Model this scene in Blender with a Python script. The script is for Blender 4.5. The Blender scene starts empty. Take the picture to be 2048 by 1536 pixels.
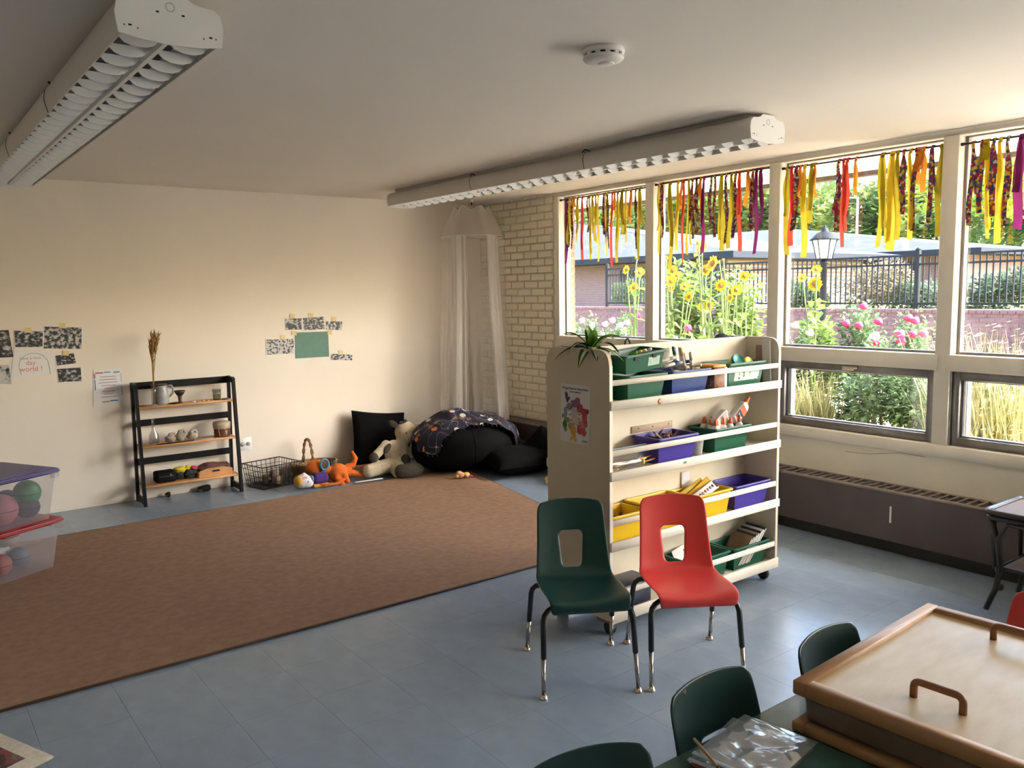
import bpy, bmesh, math, random
from mathutils import Vector, Matrix, noise as mnoise
random.seed(7)
S = bpy.context.scene
COL = S.collection
PI = math.pi
def R(d): return math.radians(d)

# ---------------------------------------------------------------- camera
F_PX = 1657.55
CAM = Vector((-4.8451, -6.8756, 1.5826))
_yaw, _pit, _rol = R(37.1554), R(6.3656), R(-0.9047)
_fw = Vector((math.sin(_yaw)*math.cos(_pit), math.cos(_yaw)*math.cos(_pit), -math.sin(_pit)))
_r0 = Vector((math.cos(_yaw), -math.sin(_yaw), 0)); _u0 = _r0.cross(_fw)
_rt = math.cos(_rol)*_r0 + math.sin(_rol)*_u0
_up = -math.sin(_rol)*_r0 + math.cos(_rol)*_u0
cd = bpy.data.cameras.new('camera'); cam = bpy.data.objects.new('camera', cd); COL.objects.link(cam)
cd.sensor_width = 36; cd.lens = F_PX*36/2048; cd.clip_start = .05; cd.clip_end = 300
M = Matrix.Identity(4)
for i in range(3):
    M[i][0] = _rt[i]; M[i][1] = _up[i]; M[i][2] = -_fw[i]; M[i][3] = CAM[i]
cam.matrix_world = M
S.camera = cam
def _ray(x, y): return _fw + _rt*((x-1024)/F_PX) - _up*((y-768)/F_PX)
def oz(x, y, z=0.0): d = _ray(x, y); return CAM + d*((z-CAM.z)/d.z)
def ox(x, y, X=0.0): d = _ray(x, y); return CAM + d*((X-CAM.x)/d.x)
def oy(x, y, Y=0.0): d = _ray(x, y); return CAM + d*((Y-CAM.y)/d.y)

# ---------------------------------------------------------------- light
S.view_settings.view_transform = 'Standard'; S.view_settings.look = 'None'
S.view_settings.gamma = 1; S.view_settings.use_curve_mapping = False
S.view_settings.exposure = EXPOSURE = 2.0
w = bpy.data.worlds.new('sky'); S.world = w; w.use_nodes = True
nt = w.node_tree; nt.nodes.clear()
o_ = nt.nodes.new('ShaderNodeOutputWorld'); bg = nt.nodes.new('ShaderNodeBackground')
sk = nt.nodes.new('ShaderNodeTexSky'); sk.sky_type = 'NISHITA'; sk.sun_disc = False
sk.sun_elevation = R(42); sk.sun_rotation = R(146); sk.air_density = 1.0; sk.dust_density = 4.0; sk.ozone_density = 1.0
nt.links.new(sk.outputs[0], bg.inputs[0]); nt.links.new(bg.outputs[0], o_.inputs[0])
bg.inputs[1].default_value = 0.8
sd = bpy.data.lights.new('sun', 'SUN'); sun = bpy.data.objects.new('sun', sd); COL.objects.link(sun)
sd.energy = 7.0; sd.angle = R(0.6); sd.color = (1.0, .95, .87)
sun.location = (8, -8, 14)
sun.rotation_euler = (-Vector((.56*.743, -.83*.743, .669))).to_track_quat('-Z', 'Y').to_euler()
# window portals (guide sky sampling only, they emit nothing)
for k, (ya, yb, za, zb) in enumerate(((-1.2, -5.2, .66, 2.42), (-5.2, -9.2, .66, 2.42))):
    pd = bpy.data.lights.new('window_portal', 'AREA'); po = bpy.data.objects.new('window_portal', pd); COL.objects.link(po)
    pd.shape = 'RECTANGLE'; pd.size = abs(ya-yb); pd.size_y = zb-za; pd.cycles.is_portal = True
    po.location = (.16, (ya+yb)/2, (za+zb)/2)
    po.rotation_euler = Vector((-1, 0, 0)).to_track_quat('-Z', 'Z').to_euler()

# ---------------------------------------------------------------- helpers
def tag(o, label=None, cat=None, group=None, kind=None):
    if label: o['label'] = label
    if cat: o['category'] = cat
    if group: o['group'] = group
    if kind: o['kind'] = kind
    return o
def thing(name, label, cat, loc=(0, 0, 0), rz=0, group=None, kind=None):
    o = bpy.data.objects.new(name, None); COL.objects.link(o)
    o.empty_display_size = .05
    o.location = loc; o.rotation_euler = (0, 0, rz)
    return tag(o, label, cat, group, kind)
def copy_tree(o, parent=None):
    c = o.copy(); COL.objects.link(c)
    if parent is not None: c.parent = parent
    for ch in list(o.children): copy_tree(ch, c)
    return c

_mats = {}
def mat(name, col=(.5, .5, .5), rough=.6, metal=0.0, var=0.0, vscale=8.0, bump=0.0, bscale=60.0, spec=.5, trans=0.0, emit=None, rnd=0.0, alpha=1.0, sss=0.0, coat=0.0):
    if name in _mats: return _mats[name]
    m = bpy.data.materials.new(name); m.use_nodes = True; _mats[name] = m
    n = m.node_tree; b = n.nodes['Principled BSDF']
    b.inputs['Base Color'].default_value = (*col, 1); b.inputs['Roughness'].default_value = rough
    b.inputs['Metallic'].default_value = metal; b.inputs['Specular IOR Level'].default_value = spec
    if trans: b.inputs['Transmission Weight'].default_value = trans
    if coat: b.inputs['Coat Weight'].default_value = coat; b.inputs['Coat Roughness'].default_value = .12
    b.inputs['Alpha'].default_value = alpha
    src = None
    if var:
        tc = n.nodes.new('ShaderNodeTexCoord'); t = n.nodes.new('ShaderNodeTexNoise')
        t.inputs['Scale'].default_value = vscale; t.inputs['Detail'].default_value = 5
        n.links.new(tc.outputs['Object'], t.inputs['Vector'])
        r = n.nodes.new('ShaderNodeValToRGB')
        r.color_ramp.elements[0].position = .3; r.color_ramp.elements[1].position = .7
        r.color_ramp.elements[0].color = (*[max(0, c*(1-var)) for c in col], 1)
        r.color_ramp.elements[1].color = (*[min(1, c*(1+var)) for c in col], 1)
        n.links.new(t.outputs['Fac'], r.inputs[0]); src = r.outputs[0]
    if rnd:
        oi = n.nodes.new('ShaderNodeObjectInfo'); h = n.nodes.new('ShaderNodeHueSaturation')
        mr = n.nodes.new('ShaderNodeMapRange'); mr.inputs[3].default_value = 1-rnd; mr.inputs[4].default_value = 1+rnd
        n.links.new(oi.outputs['Random'], mr.inputs[0]); n.links.new(mr.outputs[0], h.inputs['Value'])
        if src: n.links.new(src, h.inputs['Color'])
        else: h.inputs['Color'].default_value = (*col, 1)
        src = h.outputs[0]
    if src: n.links.new(src, b.inputs['Base Color'])
    if bump:
        tc = n.nodes.new('ShaderNodeTexCoord'); t = n.nodes.new('ShaderNodeTexNoise'); bp = n.nodes.new('ShaderNodeBump')
        t.inputs['Scale'].default_value = bscale; t.inputs['Detail'].default_value = 4
        bp.inputs['Strength'].default_value = bump; bp.inputs['Distance'].default_value = .01
        n.links.new(tc.outputs['Object'], t.inputs['Vector']); n.links.new(t.outputs['Fac'], bp.inputs['Height'])
        n.links.new(bp.outputs[0], b.inputs['Normal'])
    return m
def glassmat(name, tint=(.97, .985, .98), gloss=.07, rough=.02):
    """thin clear sheet: lets light straight through, with a faint mirror sheen"""
    if name in _mats: return _mats[name]
    m = bpy.data.materials.new(name); m.use_nodes = True; _mats[name] = m
    n = m.node_tree; n.nodes.clear()
    o = n.nodes.new('ShaderNodeOutputMaterial'); mx = n.nodes.new('ShaderNodeMixShader')
    t = n.nodes.new('ShaderNodeBsdfTransparent'); g = n.nodes.new('ShaderNodeBsdfGlossy')
    t.inputs[0].default_value = (*tint, 1); g.inputs['Roughness'].default_value = rough
    mx.inputs[0].default_value = gloss
    n.links.new(t.outputs[0], mx.inputs[1]); n.links.new(g.outputs[0], mx.inputs[2]); n.links.new(mx.outputs[0], o.inputs[0])
    return m
def filmmat(name, col=(.75, .78, .82), dif=.22, gloss=.26, rough=.14):
    '''crumpled clear film: part clear, part milky, part shiny'''
    m = glassmat(name, (.88, .9, .92), gloss, rough); n = m.node_tree
    g = [q for q in n.nodes if q.type == 'MIX_SHADER'][0]; o = [q for q in n.nodes if q.type == 'OUTPUT_MATERIAL'][0]
    d = n.nodes.new('ShaderNodeBsdfDiffuse'); d.inputs[0].default_value = (*col, 1); mx = n.nodes.new('ShaderNodeMixShader'); mx.inputs[0].default_value = dif
    n.links.new(g.outputs[0], mx.inputs[1]); n.links.new(d.outputs[0], mx.inputs[2]); n.links.new(mx.outputs[0], o.inputs[0]); return m
def leafmat(name, col, tr=.35, var=.35, vscale=3.0, rough=.5):
    if name in _mats: return _mats[name]
    m = bpy.data.materials.new(name); m.use_nodes = True; _mats[name] = m
    n = m.node_tree; n.nodes.clear()
    o = n.nodes.new('ShaderNodeOutputMaterial'); mx = n.nodes.new('ShaderNodeMixShader')
    d = n.nodes.new('ShaderNodeBsdfPrincipled'); t = n.nodes.new('ShaderNodeBsdfTranslucent')
    d.inputs['Roughness'].default_value = rough
    tc = n.nodes.new('ShaderNodeTexCoord'); ns = n.nodes.new('ShaderNodeTexNoise'); r = n.nodes.new('ShaderNodeValToRGB')
    ns.inputs['Scale'].default_value = vscale; n.links.new(tc.outputs['Object'], ns.inputs['Vector'])
    r.color_ramp.elements[0].position = .35; r.color_ramp.elements[1].position = .65
    r.color_ramp.elements[0].color = (*[c*(1-var) for c in col], 1); r.color_ramp.elements[1].color = (*[min(1, c*(1+var)) for c in col], 1)
    n.links.new(ns.outputs['Fac'], r.inputs[0]); n.links.new(r.outputs[0], d.inputs['Base Color'])
    g = n.nodes.new('ShaderNodeGamma'); g.inputs[1].default_value = .8
    n.links.new(r.outputs[0], g.inputs[0]); n.links.new(g.outputs[0], t.inputs[0])
    mx.inputs[0].default_value = tr
    n.links.new(d.outputs[0], mx.inputs[1]); n.links.new(t.outputs[0], mx.inputs[2]); n.links.new(mx.outputs[0], o.inputs[0])
    return m
def netmat(name, col=(.9, .88, .85), dens=.35):
    if name in _mats: return _mats[name]
    m = bpy.data.materials.new(name); m.use_nodes = True; _mats[name] = m
    n = m.node_tree; n.nodes.clear()
    o = n.nodes.new('ShaderNodeOutputMaterial'); mx = n.nodes.new('ShaderNodeMixShader'); m2 = n.nodes.new('ShaderNodeMixShader')
    t = n.nodes.new('ShaderNodeBsdfTransparent'); d = n.nodes.new('ShaderNodeBsdfDiffuse'); tl = n.nodes.new('ShaderNodeBsdfTranslucent')
    d.inputs[0].default_value = (*col, 1); tl.inputs[0].default_value = (*col, 1)
    m2.inputs[0].default_value = .45; mx.inputs[0].default_value = dens
    n.links.new(d.outputs[0], m2.inputs[1]); n.links.new(tl.outputs[0], m2.inputs[2])
    n.links.new(t.outputs[0], mx.inputs[1]); n.links.new(m2.outputs[0], mx.inputs[2]); n.links.new(mx.outputs[0], o.inputs[0])
    return m
def rampmat(name, stops, tex='noise', scale=10, rough=.8, detail=3, interp='CONSTANT', vec='Object', dist=0.0, mapscale=(1, 1, 1), off=(0, 0, 0), cells=False):
    """procedural print: a texture value through a colour ramp"""
    if name in _mats: return _mats[name]
    m = bpy.data.materials.new(name); m.use_nodes = True; _mats[name] = m
    n = m.node_tree; b = n.nodes['Principled BSDF']; b.inputs['Roughness'].default_value = rough
    tc = n.nodes.new('ShaderNodeTexCoord'); mp = n.nodes.new('ShaderNodeMapping')
    mp.inputs['Scale'].default_value = mapscale; mp.inputs['Location'].default_value = off
    n.links.new(tc.outputs[vec], mp.inputs[0])
    if tex == 'noise':
        t = n.nodes.new('ShaderNodeTexNoise'); t.inputs['Scale'].default_value = scale; t.inputs['Detail'].default_value = detail
        t.inputs['Distortion'].default_value = dist; out = t.outputs['Fac']
    elif tex == 'voronoi':
        t = n.nodes.new('ShaderNodeTexVoronoi'); t.inputs['Scale'].default_value = scale; out = t.outputs['Distance']
        if cells:
            sp = n.nodes.new('ShaderNodeSeparateColor'); n.links.new(t.outputs['Color'], sp.inputs[0]); out = sp.outputs[0]
    elif tex == 'wave':
        t = n.nodes.new('ShaderNodeTexWave'); t.inputs['Scale'].default_value = scale; t.inputs['Distortion'].default_value = dist; out = t.outputs['Fac']
    n.links.new(mp.outputs[0], t.inputs['Vector'])
    r = n.nodes.new('ShaderNodeValToRGB'); cr = r.color_ramp; cr.interpolation = interp
    while len(cr.elements) < len(stops): cr.elements.new(.5)
    for e, (p_, c) in zip(cr.elements, stops): e.position = p_; e.color = (*c, 1)
    n.links.new(out, r.inputs[0]); n.links.new(r.outputs[0], b.inputs['Base Color'])
    return m
def brickmat(name, c1, c2, mortar, bw=.203, bh=.068, axis='yz', rough=.85):
    if name in _mats: return _mats[name]
    m = bpy.data.materials.new(name); m.use_nodes = True; _mats[name] = m
    n = m.node_tree; b = n.nodes['Principled BSDF']; b.inputs['Roughness'].default_value = rough
    tc = n.nodes.new('ShaderNodeTexCoord'); sx = n.nodes.new('ShaderNodeSeparateXYZ'); cx = n.nodes.new('ShaderNodeCombineXYZ')
    n.links.new(tc.outputs['Object'], sx.inputs[0])
    n.links.new(sx.outputs['XYZ'.index(axis[0].upper())], cx.inputs[0]); n.links.new(sx.outputs['XYZ'.index(axis[1].upper())], cx.inputs[1])
    t = n.nodes.new('ShaderNodeTexBrick'); t.inputs['Scale'].default_value = 1; t.inputs['Brick Width'].default_value = bw; t.inputs['Row Height'].default_value = bh
    t.inputs['Mortar Size'].default_value = .006; t.inputs['Color1'].default_value = (*c1, 1); t.inputs['Color2'].default_value = (*c2, 1); t.inputs['Mortar'].default_value = (*mortar, 1)
    n.links.new(cx.outputs[0], t.inputs['Vector']); n.links.new(t.outputs['Color'], b.inputs['Base Color'])
    return m

class MB:
    """collects shapes for one mesh object"""
    def __init__(s): s.v = []; s.f = []; s.smooth = []
    def add(s, vs, fs, smooth=False, mtx=None):
        k = len(s.v)
        s.v += [tuple(mtx @ Vector(p)) if mtx else tuple(p) for p in vs]
        s.f += [tuple(i+k for i in f) for f in fs]; s.smooth += [smooth]*len(fs); return s
    def box(s, x0, x1, y0, y1, z0, z1, mtx=None):
        vs = [(x, y, z) for z in (z0, z1) for y in (y0, y1) for x in (x0, x1)]
        return s.add(vs, [(0, 2, 3, 1), (4, 5, 7, 6), (0, 1, 5, 4), (2, 6, 7, 3), (0, 4, 6, 2), (1, 3, 7, 5)], mtx=mtx)
    def rbox(s, x0, x1, y0, y1, z0, z1, r=.01, seg=2, mtx=None):
        bm = bmesh.new(); bmesh.ops.create_cube(bm, size=1)
        for v in bm.verts: v.co = Vector(((x0+x1)/2+v.co.x*(x1-x0), (y0+y1)/2+v.co.y*(y1-y0), (z0+z1)/2+v.co.z*(z1-z0)))
        bmesh.ops.bevel(bm, geom=list(bm.edges), offset=r, segments=seg, profile=.5, affect='EDGES')
        bm.verts.index_update()
        s.add([v.co[:] for v in bm.verts], [[v.index for v in f.verts] for f in bm.faces], smooth=True, mtx=mtx); bm.free(); return s
    def prism(s, pts, h0, h1, axis='z', smooth=False, mtx=None):
        """polygon pts (2D) swept along axis from h0 to h1"""
        n = len(pts)
        def q(p, h):
            return {'z': (p[0], p[1], h), 'y': (p[0], h, p[1]), 'x': (h, p[0], p[1])}[axis]
        vs = [q(p, h0) for p in pts]+[q(p, h1) for p in pts]
        fs = [tuple(range(n)), tuple(range(2*n-1, n-1, -1))]
        s.add(vs, fs, mtx=mtx); k = len(s.v)-2*n
        s.f += [(k+i, k+(i+1) % n, k+n+(i+1) % n, k+n+i) for i in range(n)]; s.smooth += [smooth]*n
        return s
    def tube(s, path, r, n=8, closed=False, caps=True, mtx=None):
        """round tube along points; r a number or one per point"""
        P = [Vector(p) for p in path]; m = len(P); rs = r if isinstance(r, (list, tuple)) else [r]*m
        vs = []; up = None
        for i, p in enumerate(P):
            a = P[(i-1) % m] if (closed or i > 0) else p; b = P[(i+1) % m] if (closed or i < m-1) else p
            t = (b-a).normalized() if (b-a).length > 1e-9 else Vector((0, 0, 1))
            if up is None:
                up = Vector((0, 0, 1)) if abs(t.z) < .9 else Vector((1, 0, 0))
            sd_ = t.cross(up)
            if sd_.length < 1e-6: sd_ = t.orthogonal()
            sd_.normalize(); up = sd_.cross(t).normalized()
            for k in range(n):
                an = 2*PI*k/n; vs.append(tuple(p+(sd_*math.cos(an)+up*math.sin(an))*rs[i]))
        fs = []
        for i in range(m if closed else m-1):
            j = (i+1) % m
            for k in range(n): fs.append((i*n+k, i*n+(k+1) % n, j*n+(k+1) % n, j*n+k))
        if caps and not closed: fs += [tuple(range(n-1, -1, -1)), tuple((m-1)*n+k for k in range(n))]
        return s.add(vs, fs, smooth=True, mtx=mtx)
    def lathe(s, prof, n=20, c=(0, 0, 0), mtx=None, smooth=True):
        """profile [(r,z)...] around z"""
        vs = []; fs = []; m = len(prof)
        for (r, z) in prof:
            for k in range(n): vs.append((c[0]+r*math.cos(2*PI*k/n), c[1]+r*math.sin(2*PI*k/n), c[2]+z))
        for i in range(m-1):
            for k in range(n): fs.append((i*n+k, i*n+(k+1) % n, (i+1)*n+(k+1) % n, (i+1)*n+k))
        if prof[0][0] > 1e-5: fs.append(tuple(range(n-1, -1, -1)))
        if prof[-1][0] > 1e-5: fs.append(tuple((m-1)*n+k for k in range(n)))
        return s.add(vs, fs, smooth=smooth, mtx=mtx)
    def ell(s, c, r, n=14, m=9, mtx=None, wob=0.0, seed=0):
        """ellipsoid"""
        vs = []; fs = []
        for i in range(m+1):
            th = PI*i/m
            for k in range(n):
                ph = 2*PI*k/n; d = Vector((math.sin(th)*math.cos(ph), math.sin(th)*math.sin(ph), math.cos(th)))
                kf = 1+wob*mnoise.noise(d*1.7+Vector((seed, seed*2.3, 0))) if wob else 1
                vs.append((c[0]+r[0]*d.x*kf, c[1]+r[1]*d.y*kf, c[2]+r[2]*d.z*kf))
        for i in range(m):
            for k in range(n): fs.append((i*n+k, (i+1)*n+k, (i+1)*n+(k+1) % n, i*n+(k+1) % n))
        return s.add(vs, fs, smooth=True, mtx=mtx)
    def grid(s, fn, nu, nv, smooth=True, mtx=None, closeu=False):
        vs = [fn(i/(nu if closeu else nu-1), j/(nv-1)) for j in range(nv) for i in range(nu)]
        fs = [(j*nu+i, j*nu+(i+1) % nu, (j+1)*nu+(i+1) % nu, (j+1)*nu+i) for j in range(nv-1) for i in range(nu if closeu else nu-1)]
        return s.add(vs, fs, smooth=smooth, mtx=mtx)
    def mesh(s, name):
        me = bpy.data.meshes.new(name); me.from_pydata(s.v, [], s.f)
        me.polygons.foreach_set('use_smooth', s.smooth); me.update()
        bm = bmesh.new(); bm.from_mesh(me); bmesh.ops.recalc_face_normals(bm, faces=bm.faces); bm.to_mesh(me); bm.free()
        return me
    def build(s, name, m, parent=None, loc=None, rot=None, recalc=True):
        me = s.mesh(name) if recalc else s.rawmesh(name)
        return obj(name, me, m, parent, loc, rot)
    def rawmesh(s, name):
        me = bpy.data.meshes.new(name); me.from_pydata(s.v, [], s.f); me.polygons.foreach_set('use_smooth', s.smooth); me.update(); return me
def obj(name, me, m=None, parent=None, loc=None, rot=None):
    o = bpy.data.objects.new(name, me); COL.objects.link(o)
    if m is not None and not me.materials: me.materials.append(m)
    if parent is not None: o.parent = parent
    if loc is not None: o.location = loc
    if rot is not None: o.rotation_euler = rot
    return o
def autosmooth(o, ang=35):
    me = o.data
    bm = bmesh.new(); bm.from_mesh(me)
    for e in bm.edges:
        if len(e.link_faces) == 2 and e.calc_face_angle(0) > R(ang): e.smooth = False
    bm.to_mesh(me); bm.free(); return o
def sharp(o, ang=35):
    o.data.polygons.foreach_set('use_smooth', [True]*len(o.data.polygons)); return autosmooth(o, ang)
def text(name, body, size, m, parent, loc, rot, align='CENTER', depth=.0004):
    cu = bpy.data.curves.new(name, 'FONT'); cu.body = body; cu.size = size; cu.align_x = align; cu.align_y = 'CENTER'; cu.extrude = depth
    t = bpy.data.objects.new(name, cu); COL.objects.link(t)
    dg = bpy.context.evaluated_depsgraph_get(); me = bpy.data.meshes.new_from_object(t.evaluated_get(dg))
    bpy.data.objects.remove(t); return obj(name, me, m, parent, loc, rot)
def rounded(pts, r, n=4):
    """round the corners of a 2D polygon"""
    out = []; L = len(pts)
    for i in range(L):
        a, b, c = Vector(pts[i-1]), Vector(pts[i]), Vector(pts[(i+1) % L])
        rr = r[i] if isinstance(r, (list, tuple)) else r
        if rr <= 0: out.append(tuple(b)); continue
        p = b+(a-b).normalized()*min(rr, (a-b).length*.49); q = b+(c-b).normalized()*min(rr, (c-b).length*.49)
        for k in range(n+1):
            t = k/n; out.append(tuple((1-t)**2*p+2*t*(1-t)*b+t*t*q))
    return out
ORD = ['first', 'second', 'third', 'fourth', 'fifth', 'sixth', 'seventh', 'eighth', 'ninth', 'tenth', 'eleventh', 'twelfth', 'thirteenth', 'fourteenth', 'fifteenth', 'sixteenth', 'seventeenth', 'eighteenth', 'nineteenth', 'twentieth', 'twenty-first', 'twenty-second', 'twenty-third', 'twenty-fourth', 'twenty-fifth', 'twenty-sixth']
# ================================================================ THE ROOM
H = 2.44
M_wall = mat('cream_wall_paint', (.83, .745, .64), .65, var=.03, vscale=1.3, bump=.04, bscale=140)
M_ceil = mat('ceiling_paint', (.83, .785, .715), .8, var=.02, vscale=1.0, bump=.03, bscale=200)
M_trim = mat('cream_trim_paint', (.80, .745, .63), .45, var=.04, vscale=6, bump=.03, bscale=90)
M_panel = mat('cream_panel_paint', (.78, .725, .59), .6, var=.05, vscale=3, bump=.03, bscale=60)
M_brickpaint = mat('painted_brick', (.90, .82, .64), .55, var=.04, vscale=14, bump=.12, bscale=90, rnd=.03)
M_mortar = mat('painted_mortar', (.80, .72, .54), .7, bump=.1, bscale=120)
M_tile = mat('blue_vinyl_tile', (.225, .285, .36), .22, var=.07, vscale=9, bump=.012, bscale=35, rnd=.015, spec=.5)
M_tilegap = mat('tile_joint', (.19, .24, .305), .4)
M_alu = mat('grey_window_metal', (.21, .20, .195), .4, metal=.55, var=.18, vscale=12)
M_glass = glassmat('window_glass')
def structure(o): o['kind'] = 'structure'; return o

# floor slab with separate vinyl tiles
floor = structure(MB().box(-7.6, .15, -9.6, .1, -.15, -.004).build('floor', M_tilegap))
RUG = [(-.83, -1.10), (-.86, -.70), (-5.2, -.72), (-5.2, -3.25), (-1.90, -3.25)]
T = .3048; tiles = []
def proj(p):
    d = Vector(p)-CAM; z = d.dot(_fw)
    if z < .1: return None
    return (1024+F_PX*d.dot(_rt)/z, 768-F_PX*d.dot(_up)/z, z)
for i in range(25):
    for j in range(32):
        x1 = .06-i*T; y1 = .05-j*T
        if x1-T < -7.6 or y1-T < -9.6: continue
        c = (x1-T/2, y1-T/2); q = proj((*c, 0))
        vis = q and -60 < q[0] < 2110 and q[1] < 1600
        under = (-5.2 < c[0] < -1.35 and -2.95 < c[1] < -1.0) or c[0] > -.15 or (c[0] > -3.3 and c[1] < -6)
        tiles.append((0 if (vis and not under) else 1, q[2] if q else 99, x1, y1))
tiles.sort()
tm = MB().box(-T+.0005, -.0005, -T+.0005, -.0005, -.004, 0).mesh('tile'); rest = MB()
for k, (u, d, x1, y1) in enumerate(tiles):
    if k < 300 and u == 0: obj('tile', tm, M_tile, floor, (x1, y1, 0))
    else: rest.box(x1-T+.0008, x1-.0008, y1-T+.0008, y1-.0008, -.004, 0)
tag(rest.build('floor_tiles', M_tile, floor), kind='stuff')

structure(MB().box(-7.6, .12, -9.6, .2, H, H+.15).build('ceiling', M_ceil))
structure(MB().box(-7.6, 0, 0, .2, -.15, H).build('wall_back', M_wall))
structure(MB().box(-7.75, -7.6, -9.6, .2, -.15, H+.15).build('wall_left', M_wall))
structure(MB().box(-7.6, .12, -9.75, -9.6, -.15, H+.15).build('wall_front', M_wall))
# window wall: brick backing + panel below the windows + head
WY = [(-1.215, -2.259), (-2.345, -3.398), (-3.484, -4.546), (-4.634, -5.69), (-5.778, -6.835), (-6.923, -7.98), (-8.068, -9.125)]
wr = MB().box(.004, .22, -1.145, .2, -.15, H+.02).box(0, .12, -9.6, -1.145, -.15, .588).box(0, .12, -9.6, -1.145, 2.412, H+.02).box(0, .12, -9.6, -9.125, .588, 2.412)
wall_right = structure(wr.build('wall_right', M_panel))
wall_right.data.materials.append(M_mortar)
# bricks of the painted section, running bond, each its own piece
BL, BH, J = .2032, .0678, .008
bmesh_cache = {}
def brick_mesh(w):
    k = round(w, 3)
    if k not in bmesh_cache:
        m = MB(); a = .0035
        vs = [(0, 0, 0), (0, -w, 0), (0, -w, BH-J), (0, 0, BH-J), (-.016, -a, a), (-.016, -w+a, a), (-.016, -w+a, BH-J-a), (-.016, -a, BH-J-a)]
        m.add(vs, [(0, 1, 5, 4), (1, 2, 6, 5), (2, 3, 7, 6), (3, 0, 4, 7), (4, 5, 6, 7)])
        bmesh_cache[k] = m.mesh('brick')
    return bmesh_cache[k]
zc = .32; row = 0
while zc < H-.01:
    y = 0 if row % 2 == 0 else BL/2
    while y > -1.14:
        a = min(y, 0); b = max(y-BL, -1.143); ww = a-b-J
        if ww > .03:
            o = obj('brick', brick_mesh(ww), M_brickpaint, wall_right, (.004+random.uniform(-.001, .003), a-J/2, zc+J/2))
        y -= BL
    zc += BH; row += 1
# mullion posts, rails, sills
n_t = 0
def trim(mb, m=M_trim):
    global n_t
    n_t += 1; return structure(mb.build('trim_%d' % n_t, m))
edges = [(-1.145, -1.215)]+[(WY[k][1], WY[k+1][0]) for k in range(6)]
for k, (a, b) in enumerate(edges):
    trim(MB().rbox(-.012, .13, b, a, .655, 2.415, .003, 1))
trim(MB().rbox(-.012, .12, -9.2, -1.145, 2.405, 2.4395, .003, 1))           # head board
for k, (a, b) in enumerate(WY):
    trim(MB().rbox(-.022, .1, b-.022, a+.022 if k else a+.03, 1.092, 1.184, .003, 1))   # meeting rail board
trim(MB().rbox(-.03, .13, -9.2, -1.145, .588, .66, .004, 1))               # sill band
M_exterior_brick = mat('exterior_pier_brick', (.30, .14, .08), .9, var=.2, vscale=20)
# upper fixed windows
for k, (a, b) in enumerate(WY):
    fr = MB(); t = .018; x0, x1 = .062, .105
    fr.box(x0, x1, a-t, a, 1.184, 2.41).box(x0, x1, b, b+t, 1.184, 2.41).box(x0, x1, b+t, a-t, 1.184, 1.184+.014).box(x0, x1, b+t, a-t, 2.396, 2.41)
    wo = structure(fr.build('window_%d' % (k+1), M_alu))
    MB().box(.084, .088, b+t, a-t, 1.198, 2.396).build('pane', M_glass, wo)
# lower hopper windows
for k, (a, b) in enumerate(WY):
    A, B = a-.004, b+.004; fr = MB(); t = .045; x0, x1 = .012, .06; zl, zh = .662, 1.092
    fr.rbox(x0, x1, A-t, A, zl, zh, .004, 1).rbox(x0, x1, B, B+t, zl, zh, .004, 1).rbox(x0, x1, B+t-.004, A-t+.004, zl, zl+.048, .004, 1).rbox(x0, x1, B+t-.004, A-t+.004, zh-.05, zh, .004, 1)
    fr.box(.0, .03, A-.006, A, zl, zh).box(.0, .03, B, B+.006, zl, zh)
    wo = structure(fr.build('window_%d' % (k+8), M_alu))
    sash = MB(); t2 = t+.012
    sash.box(.04, .075, A-t2, A-t, zl+.046, zh-.048).box(.04, .075, B+t, B+t2, zl+.046, zh-.048).box(.04, .075, B+t, A-t, zl+.046, zl+.056).box(.04, .075, B+t, A-t, zh-.058, zh-.048)
    sash.build('sash', M_alu, wo)
    MB().box(.056, .060, B+t2, A-t2, zl+.056, zh-.058).build('pane', M_glass, wo)
    c = (A+B)/2
    hd = MB(); hd.rbox(-.012, .014, c-.05, c+.05, 1.066, 1.082, .004, 1).tube([(-.006, c+.045, 1.07), (-.03, c+.03, 1.064), (-.03, c-.04, 1.064)], .006, 6)
    hd.build('latch', mat('latch_metal', (.5, .46, .38), .35, metal=.7), wo)
    st = MB().box(.045, .09, A-t2-.02, A-t2-.012, zl+.06, zh-.06); st.build('stay_arm', mat('stay_metal', (.55, .55, .56), .35, metal=.8), wo)
M_crack = mat('paint_crack', (.30, .25, .18), .8)
for pts in ([(1690, 903), (1740, 908), (1800, 906), (1850, 914)], [(1900, 914), (1960, 922), (2048, 938)], [(1850, 898), (1905, 904)]):
    MB().tube([tuple(ox(a, b, -.0008)) for a, b in pts], .0012, 4).build('paint_crack', M_crack, wall_right)
# outlet plate on the back wall
c = Vector((-2.476, 0, .337))
ot = thing('wall_outlet', 'white electrical outlet plate on the cream wall beside the black bookshelf', 'outlet', (c.x, 0, c.z))
MB().rbox(-.057, .057, -.006, 0, -.06, .06, .003, 1).build('cover_plate', mat('white_plastic', (.82, .80, .76), .4), ot)
for sx in (-.024, .024):
    s_ = MB().lathe([(.0, 0), (.017, 0), (.017, .003), (0, .003)], 14, mtx=Matrix.Translation((sx, -.006, 0)) @ Matrix.Rotation(PI/2, 4, 'X')).build('socket', mat('socket_grey', (.35, .35, .34), .5), ot)

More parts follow.
